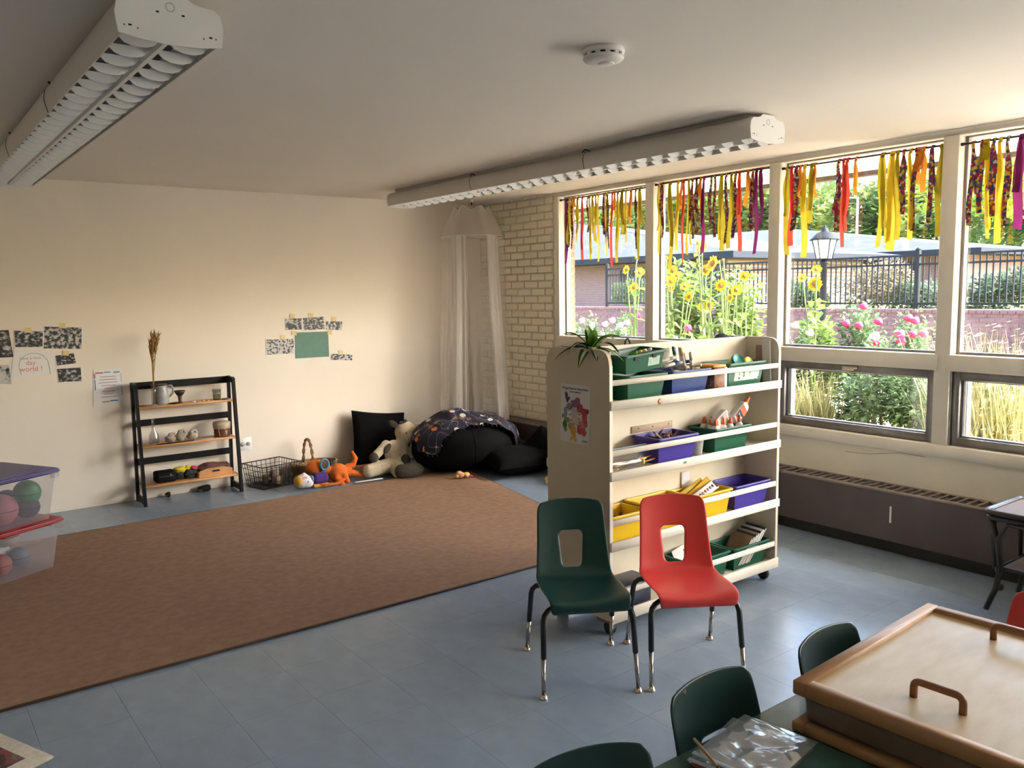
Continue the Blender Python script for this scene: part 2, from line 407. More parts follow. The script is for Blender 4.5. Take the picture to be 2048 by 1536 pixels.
# ---------------------------------------------------------------- convector heaters along the window wall
M_heat = mat('brown_heater_enamel', (.082, .062, .058), .38, var=.12, vscale=5)
M_heat2 = mat('brown_heater_rail', (.22, .175, .155), .45)
M_black = mat('matt_black', (.012, .012, .012), .7)
def heater(y0, y1, label, bars=True):
    t = thing('convector_heater', label, 'heater', (0, (y0+y1)/2, 0), group='brown convector heaters along the window wall')
    c = (y0+y1)/2; a, b = y0-c-.002, y1-c+.002
    MB().box(-.195, -.183, b, a, .078, .372).build('front_cover', M_heat, t)
    MB().rbox(-.2, -.165, b, a, .366, .381, .004, 1).build('front_rail', M_heat2, t)
    MB().rbox(-.024, -.001, b, a, .366, .381, .003, 1).build('rear_rail', M_heat2, t)
    MB().box(-.15, -.004, b, a, .0, .07).build('toe_kick', M_black, t)
    MB().box(-.183, -.004, b, a, .25, .262).build('fin_pack', M_black, t)
    if bars:
        n = max(2, int((y0-y1)/.053)); bm_ = MB().box(-.166, -.022, -.007, .007, .371, .380).mesh('grille_bar')
        for k in range(n+1):
            obj('grille_bar', bm_, M_heat2, t, (0, a-.006+(b-a+.012)*k/n, 0))
    else:
        obj('grille_bar', MB().rbox(-.115, -.085, b, a, .368, .379, .003, 1).mesh('grille_bar'), M_heat2, t)
    for e in (a, b): MB().box(-.183, -.004, min(e, e-math.copysign(.004, e)), max(e, e-math.copysign(.004, e)), .078, .366).build('end_plate', M_heat, t)
    return t
heater(-.02, -1.5, 'brown convector heater under the painted brick wall', bars=False)
heater(-1.5, -3.66, 'brown convector heater behind the cream shelf unit')
h3 = heater(-3.66, -6.1, 'brown convector heater with a white paint streak on its front cover')
MB().rbox(-.1962, -.1948, -.006, .007, -.045, .055, .0006, 1).build('paint_streak', mat('white_paint_streak', (.75, .72, .62), .6), h3, loc=(0, ox(1781, 1031, -.195).y+4.88, ox(1781, 1031, -.195).z))
heater(-6.1, -8.5, 'brown convector heater past the wicker table')
# ================================================================ OUTSIDE
M_soil = mat('dry_straw_mulch', (.46, .38, .28), .95, var=.4, vscale=6, bump=.4, bscale=30)
M_lawn = mat('dry_lawn', (.20, .22, .075), .95, var=.3, vscale=4, bump=.3, bscale=40)
def gz(x): # garden level rises gently away from the house
    return -.12+max(0, min(1, (x-1.5)/6))*.42
g = MB()
g.grid(lambda u, v: (.12+u*7.3, -14+v*26, gz(.12+u*7.3)+.03*mnoise.noise(Vector((u*9, v*20, 0)))), 24, 50)
tag(structure(g.build('ground', M_soil)))
structure(MB().box(1.3, 7.2, -16, -5.2, -.2, .32).build('ground_bounce_slab', mat('pale_bounce_surface', (.62, .58, .52), .9, var=.06, vscale=5)))  # unseen pale slab, added to bounce sunlight up into the room
structure(MB().box(7.4, 70, -40, 60, -.5, .95).build('ground_far', M_lawn))
# own roof overhang: soffit, fascia, rafter tails
M_soffit = mat('white_soffit', (.80, .77, .70), .7)
M_fascia = mat('dark_fascia', (.05, .042, .04), .6)
eave = thing('roof_overhang', 'white soffit of the house eave with dark fascia above the windows', 'eave', (0, -4.5, 2.45), kind='structure')
MB().box(.1, 1.22, -7, 8, .0, .04).build('soffit', M_soffit, eave)
MB().box(1.2, 1.27, -7, 8, -.035, .16).build('fascia', M_fascia, eave)
MB().box(-8, 1.27, -7, 8, .16, .22).build('roof_deck', M_fascia, eave)
# brick pier of the house beside the first window
pier = thing('brick_pier', 'orange brick pier of the house wall outside the first window', 'pier', (.128, -1.15, 0), kind='structure')
MB().box(.002, .094, -.005, .004, -.1, 2.45).build('core', mat('pier_mortar', (.42, .36, .30), .9), pier)
PBM = MB().box(0, .096, -.012, -.004, .004, .062).mesh('brick')
for k in range(36): obj('brick', PBM, M_exterior_brick, pier, (0, 0, -.1+k*.068))
# garden wall with fence
WX = 7.3; WT = 1.19
gwall = thing('garden_wall', 'low brown brick garden wall carrying the black metal fence', 'wall', (WX, 2, 0), kind='structure')
M_gmortar = mat('garden_wall_mortar', (.20, .165, .17), .9)
M_gbrick = mat('garden_wall_brick', (.115, .058, .06), .85, var=.3, vscale=9)
MB().box(.012, .3, -9, 8, -.1, WT-.02).build('wall_core', M_gmortar, gwall)
m = MB(); k = 0; z = WT-.068
while z > .2:
    y = -9+(k % 2)*.1
    while y < 8: m.box(0, .06, y+.004, y+.2, z+.004, z+.062); y += .2032
    z -= .068; k += 1
tag(m.build('bricks', M_gbrick, gwall), kind='stuff')
cm = MB().rbox(-.015, .31, .004, .098, 0, .06, .004, 1).mesh('coping_brick')
for k in range(150):
    y = -3.2+k*.1016
    if y < 8: obj('coping_brick', cm, M_gbrick, gwall, (0, y-2+.0, WT-.02))
# fence on the wall
M_fence = mat('black_fence_metal', (.010, .012, .016), .6, spec=.12)
fy0, fy1, pan = 5.95, -6.4, 2.2; Y = fy0; fi = 0; pk = MB().box(-.009, .009, -.009, .009, .06, .80).mesh('picket')
po = MB().box(-.032, .032, -.032, .032, 0, .87).lathe([(.04, .87), (.04, .885), (0, .91)], 8).mesh('post')
while Y > fy1:
    e = max(Y-pan, fy1)
    lab = ('black metal fence panel ending beside the neighbouring brick house', 'black metal fence panel behind the sunflowers', 'black metal fence panel behind the lamp post', 'black metal fence panel in front of the blue-green shrubs', 'black metal fence panel past the pink roses', 'black metal fence panel at the far end of the wall')[fi]
    ft = thing('fence_panel', lab, 'fence', (WX+.15, Y, WT+.04), group='black fence panels on the garden wall')
    obj('post', po, M_fence, ft)
    for z in (.08, .66, .79): MB().box(-.018, .018, e-Y+.034, -.033, z-.014, z+.014).build('rail', M_fence, ft)
    n = int((Y-e)/.088)
    for k in range(1, n): obj('picket', pk, M_fence, ft, (0, -(Y-e)*k/n, 0))
    Y = e; fi += 1
# lamp post in the garden
lp = ox(1645, 640, 5.6); lp.z = gz(5.6)
lt = thing('lamp_post', 'black garden lamp post with a white glass lantern', 'lamp', lp)
zl = ox(1645, 520, 5.6).z-lp.z
MB().lathe([(.085, 0), (.085, .12), (.05, .2), (.042, zl-.06), (.06, zl-.05), (.06, zl-.03), (.03, zl)], 14).build('post', M_fence, lt)
lan = MB().lathe([(.03, 0), (.10, .01), (.11, .02)], 8).build('lantern_base', M_fence, lt, loc=(0, 0, zl))
MB().lathe([(.10, .02), (.155, .27)], 6, smooth=False).build('lantern_glass', mat('frosted_glass', (.85, .88, .92), .3), lt, loc=(0, 0, zl))
for k in range(6):
    a = 2*PI*k/6; MB().tube([(.102*math.cos(a), .102*math.sin(a), .02), (.158*math.cos(a), .158*math.sin(a), .275)], .009, 5).build('lantern_bar', M_fence, lt, loc=(0, 0, zl))
MB().lathe([(.2, .27), (.17, .30), (.10, .37), (.05, .39), (.05, .42), (.015, .44), (.02, .46), (0, .48)], 14).build('lantern_cap', M_fence, lt, loc=(0, 0, zl))

# ---- leaf clouds
def leaf_cloud(n, fn, size, seed, fold=.25, up=.4):
    """n small folded leaves at points fn(rng)->(pos, outward)"""
    rg = random.Random(seed); vs = []; fs = []
    for _ in range(n):
        p, out = fn(rg); s = size*rg.uniform(.6, 1.3)
        d = (out*.6+Vector((rg.uniform(-1, 1), rg.uniform(-1, 1), rg.uniform(-.6, 1)*up))).normalized()
        sd_ = d.cross(Vector((rg.uniform(-.5, .5), rg.uniform(-.5, .5), 1))).normalized()
        nn = sd_.cross(d); k = len(vs)
        vs += [tuple(p), tuple(p+d*s*.5+sd_*s*.3+nn*s*fold*.3), tuple(p+d*s), tuple(p+d*s*.5-sd_*s*.3+nn*s*fold*.3)]
        fs.append((k, k+1, k+2)); fs.append((k, k+2, k+3))
    me = bpy.data.meshes.new('foliage'); me.from_pydata(vs, [], fs); me.update(); return me
def blob_pts(c, r, hollow=.55, lumps=6, seed=0):
    rg0 = random.Random(seed); L = []
    for _ in range(lumps):
        a = rg0.uniform(0, 2*PI); e = rg0.uniform(-.5, .9)
        L.append((Vector((math.cos(a)*r[0]*.55*math.cos(e), math.sin(a)*r[1]*.55*math.cos(e), math.sin(e)*r[2]*.6)), rg0.uniform(.4, .62)))
    L.append((Vector((0, 0, 0)), .7))
    def fn(rg):
        l, s = rg.choice(L)
        d = Vector((rg.gauss(0, 1), rg.gauss(0, 1), rg.gauss(0, 1))).normalized(); q = rg.uniform(hollow, 1)
        return Vector(c)+l+Vector((d.x*r[0]*s*q, d.y*r[1]*s*q, d.z*r[2]*s*q)), d
    return fn
M_bark = mat('tree_bark', (.09, .065, .045), .9, bump=.3, bscale=20)
def tree(name, label, base, hgt, r, n, leaf, m, seed, group=None, cat='tree', trunk=True):
    t = thing(name, label, cat, base, group=group); c = (0, 0, hgt-r[2])
    obj('foliage', leaf_cloud(n, blob_pts(c, r, seed=seed, lumps=9), leaf, seed), m, t)
    if trunk:
        rg = random.Random(seed); tr = .05*hgt/2 if hgt > 2.5 else .03
        mb = MB().tube([(0, 0, -.1), (.05, .03, hgt*.3), (0, 0, hgt*.6)], [tr, tr*.8, tr*.4], 7)
        for k in range(4):
            a = rg.uniform(0, 2*PI); mb.tube([(0, 0, hgt*.35), (math.cos(a)*r[0]*.5, math.sin(a)*r[1]*.5, hgt*.7)], [tr*.5, tr*.15], 5)
        mb.build('trunk', M_bark, t)
    return t
L_tree = leafmat('tree_leaf', (.075, .13, .03)); L_blue = leafmat('bluish_leaf', (.08, .125, .075), tr=.2); L_lime = leafmat('lime_leaf', (.19, .27, .03), tr=.5)
L_rose = leafmat('rose_leaf', (.06, .11, .038), tr=.35); L_pale = leafmat('pale_grass_leaf', (.20, .19, .07), tr=.4); L_purp = leafmat('reddish_leaf', (.15, .12, .065), tr=.3, var=.55, vscale=6)
L_sun = leafmat('sunflower_leaf', (.085, .14, .024), tr=.4)
# tall trees
for k, (px, py, X, wpx, n, m, lab) in enumerate((
        (1395, 395, 48, 330, 5200, L_tree, 'leafy green tree behind the far shingle roof'),
        (1600, 390, 50, 300, 5200, L_tree, 'broad green tree beside the white street pole'),
        (1830, 385, 47, 330, 5200, L_tree, 'broad green tree above the end of the long roof'),
        (2085, 330, 44, 330, 6000, L_tree, 'tall dark tree behind the blue-green shrubs'),
        (1230, 425, 56, 380, 4200, L_tree, 'distant green tree above the left-hand roofs'))):
    tp = ox(px, py, X); base = ox(px, 600, X); sc = (tp-CAM).dot(_fw)/F_PX; r = wpx*sc/2
    z0 = .95; hgt = tp.z-z0+1.5
    tree('leafy_tree', lab, (base.x, base.y, z0), hgt, (r, r, hgt*.42), n, r*.13, m, 11+k, 'trees beyond the far house')
t = ox(1985, 360, 11.5); tree('leafy_tree', 'bright lime-green tree branch hanging over the fence', (t.x, t.y, .95), t.z-.95+.7, (1.25, 1.25, .8), 2600, .16, L_lime, 31, 'trees beyond the far house', trunk=False)
# shrubs behind the fence
for k, (px, py, X, wpx, m, lab) in enumerate((
        (1750, 505, 9.2, 165, L_purp, 'reddish flowering shrub behind the fence'),
        (1610, 560, 9.0, 90, L_rose, 'small green shrub behind the lamp post'),
        (1840, 560, 9.4, 120, L_blue, 'rounded blue-green shrub right of the reddish shrub'),
        (1965, 545, 9.4, 150, L_blue, 'large blue-green shrub behind the last fence panels'),
        (2070, 530, 9.6, 150, L_blue, 'tall blue-green shrub at the far end of the fence'),
        (1265, 550, 12, 90, L_rose, 'dark green shrub beside the neighbouring brick house'))):
    tp = ox(px, py, X); sc = (tp-CAM).dot(_fw)/F_PX; r = wpx*sc/2; hgt = tp.z-.95
    tree('garden_shrub', lab, (tp.x, tp.y, .95), hgt, (r, r, hgt*.5), 2600, .085, m, 50+k, 'shrubs behind the fence', 'shrub')

# ---- neighbouring houses
M_hbrick = brickmat('house_brick', (.15, .068, .065), (.19, .085, .078), (.26, .21, .20), axis='yz')
M_hbrick2 = brickmat('house_brick_end', (.20, .115, .10), (.24, .14, .115), (.30, .26, .24), axis='xz')
def roofmat(name, col):
    m = brickmat(name, col, [c*.8 for c in col], [c*.45 for c in col], .55, .085, 'yz', 1.0); m.node_tree.nodes['Principled BSDF'].inputs['Specular IOR Level'].default_value = .1
    return m
M_roof = roofmat('grey_shingle', (.058, .066, .082)); M_hfas = mat('blue_grey_gutter', (.014, .018, .028), .7, spec=.1)
M_hglass = mat('house_window_glass', (.10, .16, .17), .12, spec=.8)
def house(label, y0, y1, X, depth, zwall, zridge, over=.7, z0=.9, wins=(), hipy=None):
    """long house: front wall at x=X from y0 down to y1, hip roof"""
    t = thing('neighbour_house', label, 'house', (X, (y0+y1)/2, z0))
    a, b = y0-(y0+y1)/2, y1-(y0+y1)/2; hz = zwall-z0; rz_ = zridge-z0
    MB().box(0, depth, b, a, 0, hz).build('wall', M_hbrick, t)
    o = over; e = .12
    lo = [(-o, a+o, hz), (-o, b-o, hz), (depth+o, b-o, hz), (depth+o, a+o, hz)]; ins = min(depth/2+o, (a-b)/2+o-.2)
    hi = [(depth/2, a+o-ins, rz_), (depth/2, b-o+ins if hipy is None else hipy-(y0+y1)/2, rz_)]
    vs = [(p[0], p[1], p[2]+e) for p in lo]+hi
    MB().add(vs, [(0, 1, 5, 4), (1, 2, 5), (2, 3, 4, 5), (3, 0, 4)]).build('roof', M_roof, t)
    MB().box(-o-.02, depth+o+.02, b-o-.02, a+o+.02, hz-.08, hz+e).build('gutter', M_hfas, t)
    for (wy0, wy1, wz0, wz1, kind) in wins:
        c = -(y0+y1)/2
        w_ = MB().box(-.05, .02, wy1+c, wy0+c, wz0-z0, wz1-z0).build('window' if kind != 'opening' else 'opening_shade', mat('house_frame', (.55, .56, .55), .5) if kind != 'opening' else M_black, t)  # flat black panel stands in for the shade inside each recessed opening
        if kind != 'opening':
            MB().box(-.06, -.045, wy1+c+.07, wy0+c-.07, wz0-z0+.07, wz1-z0-.07).build('pane', M_hglass, w_)
    return t
hA = house('brown brick house with light grey shingle roof left of the sunflowers', 26, ox(1455, 515, 17).y, 17, 8, ox(1300, 521, 17).z, ox(1150, 446, 21).z, over=1.0, hipy=ox(1150, 446, 21).y,
           wins=[(ox(1242, 560, 17).y, ox(1300, 560, 17).y, 1.2, ox(1270, 540, 17).z, 'opening'), (ox(1310, 560, 17).y, ox(1440, 560, 17).y, 1.2, ox(1370, 540, 17).z, 'opening')])
X2 = 28
hB = house('long low brick house with grey shingle roof behind the lamp post', ox(1200, 510, X2).y, ox(1930, 510, X2).y, X2, 8.5, ox(1700, 515, X2).z, ox(1570, 457, X2+4.2).z, over=1.0, hipy=ox(1570, 457, X2+4.2).y,
           wins=[(ox(1500, 540, X2).y, ox(1520, 540, X2).y, 1.3, ox(1500, 527, X2).z, 'win'), (ox(1580, 540, X2).y, ox(1600, 540, X2).y, 1.3, ox(1590, 527, X2).z, 'win'), (ox(1770, 540, X2).y, ox(1830, 540, X2).y, 1.2, ox(1800, 525, X2).z, 'opening'), (ox(1625, 540, X2).y, ox(1665, 540, X2).y, 1.2, ox(1640, 525, X2).z, 'opening')])
sp = ox(1713, 480, 41)
pt = thing('street_pole', 'thin pale street pole rising above the long roof', 'pole', (sp.x, sp.y, .95)); MB().tube([(0, 0, 0), (0, 0, ox(1713, 395, 41).z-.95)], [.09, .06], 8).build('shaft', mat('pale_pole', (.45, .52, .58), .4, metal=.3), pt)
MB().tube([(0, 0, ox(1713, 396, 41).z-.95), (0, .9, ox(1713, 396, 41).z-.85)], .04, 6).build('arm', _mats['pale_pole'], pt)

# ---- flowers in front of the garden wall
M_petal = leafmat('sunflower_petal', (.62, .36, .008), tr=.4, var=.1); M_disc = mat('sunflower_disc', (.16, .085, .02), .9, bump=.5, bscale=200)
M_stem = leafmat('green_stem', (.11, .17, .04), tr=.15)
def flower_mesh(r, n=15, seed=0):
    rg = random.Random(seed); m = MB()
    for ring, (rr, cnt) in enumerate(((1.0, n), (.86, n-2))):
        for k in range(cnt):
            a = 2*PI*k/cnt+rg.uniform(-.12, .12)+ring*.2; L = r*rr*rg.uniform(.85, 1.08); w_ = r*.19; b = r*.36
            d = Vector((math.cos(a), math.sin(a), 0)); s = Vector((-math.sin(a), math.cos(a), 0)); zt = r*rg.uniform(-.05, .22)
            m.add([tuple(d*b*.8), tuple(d*(b+L)/2+s*w_+Vector((0, 0, zt*.6))), tuple(d*L+Vector((0, 0, zt))), tuple(d*(b+L)/2-s*w_+Vector((0, 0, zt*.6)))], [(0, 1, 2, 3)])
    return m.mesh('petals')
PET = [flower_mesh(.066, 15, s) for s in range(3)]
DISC = MB().lathe([(0, -.010), (.018, -.008), (.022, .005), (.015, .012), (0, .013)], 12).mesh('disc')
CALYX = MB().lathe([(0, -.03), (.02, -.022), (.04, -.008), (.034, 0)], 8).mesh('calyx')
def sunflower(X, heads, label, seed):
    """one plant: heads = list of (px,py,scale,open) pixels in the photograph seen on plane x=X"""
    rg = random.Random(seed)
    P = [ox(a, b, X+rg.uniform(-.25, .25)) for (a, b, s, op) in heads]
    by = sum(q.y for q in P)/len(P); base = Vector((X, by, gz(X))); t = thing('sunflower', label, 'flower', base, group='sunflowers outside the second and third windows')
    st = MB(); lv = []
    for (a, b, s, op), q in zip(heads, P):
        d = q-base; mid = Vector((d.x*.25, d.y*.3, d.z*.55))
        st.tube([(0, 0, 0), tuple(mid), tuple(d*.9+Vector((0, 0, d.z*.05))), tuple(d-Vector((-.02, 0, .01)))], [.013, .010, .007, .006], 6)
        for k in range(5):
            u = rg.uniform(.15, .85); lv.append(Vector((d.x*.25*u*2, d.y*.3*u*2, d.z*.55*u*2)) if u < .5 else mid.lerp(d, (u-.5)*2))
        tow = (Vector((-.9, -.25, .35)) if op else Vector((rg.uniform(-.5, .5), .6, .6)))+Vector((rg.uniform(-.4, .4), rg.uniform(-.5, .5), rg.uniform(-.3, .4)))
        rot = tow.to_track_quat('Z', 'Y').to_euler()
        if op:
            h = obj('flower_head', PET[rg.randrange(3)], M_petal, t, d, rot); h.scale = (s, s, s); obj('seed_disc', DISC, M_disc, h)
        else:
            h = obj('flower_head', DISC, M_disc, t, d, rot); h.scale = (s, s, s)
        obj('calyx', CALYX, M_stem, h)
    st.build('stems', M_stem, t)
    vs = MB()
    for q in lv:
        a = rg.uniform(0, 2*PI); L = rg.uniform(.10, .2); d = Vector((math.cos(a), math.sin(a), rg.uniform(-.5, .3))).normalized(); s = d.cross(Vector((0, 0, 1))).normalized(); n_ = s.cross(d)
        vs.add([tuple(q), tuple(q+d*L*.35+s*L*.33+n_*.01), tuple(q+d*L*.4-n_*.012), tuple(q+d*L*.35-s*L*.33+n_*.01), tuple(q+d*L-n_*.04)], [(0, 1, 2), (0, 2, 3), (1, 4, 2), (2, 4, 3)])
    tag(vs.build('leaves', L_sun, t, recalc=False), kind='stuff')
sunflower(2.0, [(1253, 540, .85, 1), (1280, 545, 1, 1), (1268, 575, 1, 1), (1272, 515, .6, 0)], 'leaning sunflower with three heads beside the first window post', 1)
sunflower(2.2, [(1345, 541, 1, 1), (1355, 551, 1.1, 1), (1342, 562, 1, 1), (1331, 518, .7, 1)], 'cluster of low sunflower heads beside the window post', 2)
sunflower(1.8, [(1425, 527, 1.3, 1), (1403, 496, 1.1, 1), (1396, 484, .8, 0), (1411, 540, 1, 1)], 'tallest sunflower with the largest yellow head', 3)
sunflower(2.3, [(1471, 533, .8, 0), (1445, 519, .6, 0), (1489, 552, .9, 1), (1437, 524, .6, 0)], 'sunflower with drooping dark seed heads', 4)
sunflower(2.0, [(1343, 575, 1, 1), (1370, 572, .9, 1), (1378, 593, .9, 1), (1393, 557, .7, 0)], 'sunflower with four small heads below the tall one', 5)
sunflower(1.9, [(1445, 577, .8, 0), (1455, 575, .7, 0), (1473, 580, 1, 1), (1450, 563, .6, 0), (1442, 571, 1, 1)], 'bushy sunflower with mixed open and spent heads', 6)
sunflower(2.1, [(1405, 614, .9, 1), (1443, 609, .6, 0), (1418, 610, 1, 1), (1460, 596, .7, 1)], 'low sunflower among pale green leaves', 7)
sunflower(2.4, [(1509, 579, .6, 0), (1491, 607, .6, 0), (1480, 632, .6, 0)], 'thin sunflower stem with three spent heads', 8)
sunflower(2.3, [(1630, 568, 1.2, 1), (1633, 539, .8, 1), (1605, 556, .7, 1)], 'sunflower with two yellow heads in front of the lamp post', 9)
# leafy mass around the sunflowers and rose bushes under every window
M_rosepink = mat('pink_rose', (.62, .03, .14), .6); M_rosepale = mat('pale_rose', (.75, .45, .42), .6)
ROSE = [MB().ell((0, 0, 0), (.042, .042, .034), 8, 5, wob=.5).mesh('rose_bloom') for _ in range(2)]
def bush(px, py, X, wpx, label, blooms=(), m=None, n=900, seed=0, leaf=.06, name='rose_bush', group='rose bushes outside the windows'):
    tp = ox(px, py, X); sc = (tp-CAM).dot(_fw)/F_PX; r = wpx*sc/2; z0 = gz(X); hgt = tp.z-z0
    t = thing(name, label, 'bush', (tp.x, tp.y, z0), group=group)
    obj('foliage', leaf_cloud(n, blob_pts((0, 0, hgt*.55), (r, r, hgt*.5), .2, 8, seed), leaf, seed), m or L_rose, t)
    rg = random.Random(seed); st = MB()
    for k in range(6):
        a = rg.uniform(0, 2*PI); st.tube([(0, 0, 0), (math.cos(a)*r*.5, math.sin(a)*r*.5, hgt*.75)], [.012, .004], 5)
    st.build('canes', M_bark, t)
    for (bx, by, pale) in blooms:
        q = ox(bx, by, X-r*.8)-Vector((tp.x, tp.y, z0)); obj('bloom', ROSE[pale], M_rosepale if pale else M_rosepink, t, q)
    return t
bush(1170, 612, 3.0, 70, 'rose bush with pale blooms beside the brick pier', [(1165, 640, 1), (1185, 650, 1)], seed=61, n=1800)
bush(1235, 625, 2.6, 90, 'rose bush covered in cream blooms below the fence end', [(1225, 640, 1), (1240, 650, 1), (1210, 648, 1), (1255, 645, 1), (1248, 660, 1), (1275, 632, 0), (1270, 665, 0)], seed=62, n=2200)
bush(1375, 525, 2.6, 150, 'pale green leafy mass under the sunflowers', [], L_sun, 2600, 63, .10, 'leafy_bush', 'green undergrowth outside the windows')
bush(1478, 535, 2.9, 125, 'yellow-green leafy mass beside the third window post', [], L_sun, 2400, 64, .09, 'leafy_bush', 'green undergrowth outside the windows')
bush(1400, 640, 2.0, 190, 'low green leaves under the second window', [(1376, 656, 0)], L_sun, 1200, 65, .09, 'leafy_bush', 'green undergrowth outside the windows')
bush(1640, 610, 2.9, 110, 'broad-leaved green bush at the foot of the lamp post', [(1692, 647, 0)], L_sun, 900, 66, .12, 'leafy_bush', 'green undergrowth outside the windows')
bush(1725, 600, 2.8, 120, 'rose bush with a tall stem and dark pink roses', [(1727, 612, 0), (1692, 646, 0), (1718, 650, 0), (1757, 643, 0), (1752, 684, 0)], seed=67, n=2200)
bush(1825, 630, 2.7, 110, 'rose bush with a cluster of pink roses beside the window post', [(1817, 636, 0), (1830, 641, 0), (1847, 667, 0), (1825, 668, 0), (1803, 682, 0)], seed=68, n=2200)
bush(1600, 640, 2.4, 90, 'low rose bush beneath the lamp post bush', [(1590, 650, 1), (1620, 665, 1)], seed=69, n=1800)
bush(1780, 665, 2.0, 220, 'low rose bush with buds below the pink roses', [(1800, 668, 0), (1750, 672, 1)], seed=70, n=3000)
# undergrowth seen through the hopper windows
bush(1730, 740, 2.2, 110, 'leafy rose stem seen through the hopper window', [], L_rose, 700, 71, .08, 'leafy_bush', 'green undergrowth outside the windows')
bush(1830, 740, 2.2, 100, 'grey-green leafy stem at the side of the hopper window', [], L_rose, 700, 72, .08, 'leafy_bush', 'green undergrowth outside the windows')
bush(2000, 740, 2.2, 160, 'leafy plants behind the hopper window near the wicker table', [], L_rose, 1100, 73, .09, 'leafy_bush', 'green undergrowth outside the windows')
def tuft(px, py, X, wpx, label, n, seed, m=L_pale):
    tp = ox(px, py, X); sc = (tp-CAM).dot(_fw)/F_PX; r = wpx*sc/2; z0 = gz(X); hgt = tp.z-z0; rg = random.Random(seed); vs = []; fs = []
    for _ in range(n):
        b = Vector((rg.uniform(-r, r)*.8, rg.uniform(-r, r), 0)); a = rg.uniform(0, 2*PI); h = hgt*rg.uniform(.5, 1.05); ln = Vector((math.cos(a), math.sin(a), 0))*h*rg.uniform(.05, .4); w_ = Vector((-math.sin(a), math.cos(a), 0))*.006
        k = len(vs); vs += [tuple(b-w_), tuple(b+w_), tuple(b+ln*.4+Vector((0, 0, h*.6))+w_), tuple(b+ln*.4+Vector((0, 0, h*.6))-w_), tuple(b+ln+Vector((0, 0, h)))]
        fs += [(k, k+1, k+2, k+3), (k+3, k+2, k+4)]
        if rg.random() < .5:
            q = b+ln+Vector((0, 0, h)); s = .02; k = len(vs); vs += [tuple(q+Vector((-s, 0, 0))), tuple(q+Vector((0, s, 0))), tuple(q+Vector((s, 0, .01))), tuple(q+Vector((0, -s, .01)))]; fs.append((k, k+1, k+2, k+3))
    me = bpy.data.meshes.new('dry_grass'); me.from_pydata(vs, [], fs); me.update()
    o = obj('dry_grass', me, m, None, (tp.x, tp.y, z0)); tag(o, label, 'grass', kind='stuff')
tuft(1615, 738, 1.9, 105, 'tall dry yellow grass behind the hopper window', 420, 81)
tuft(1985, 660, 1.9, 170, 'pale dry grass and seed heads below the fourth window', 520, 82)
tuft(1780, 835, 1.6, 200, 'short grass at the foot of the hopper window', 160, 83, L_sun)
tuft(1990, 815, 1.6, 150, 'thin grass outside the hopper window near the wicker table', 180, 84)
tuft(1600, 680, 2.6, 90, 'pale grass under the third window', 260, 85)
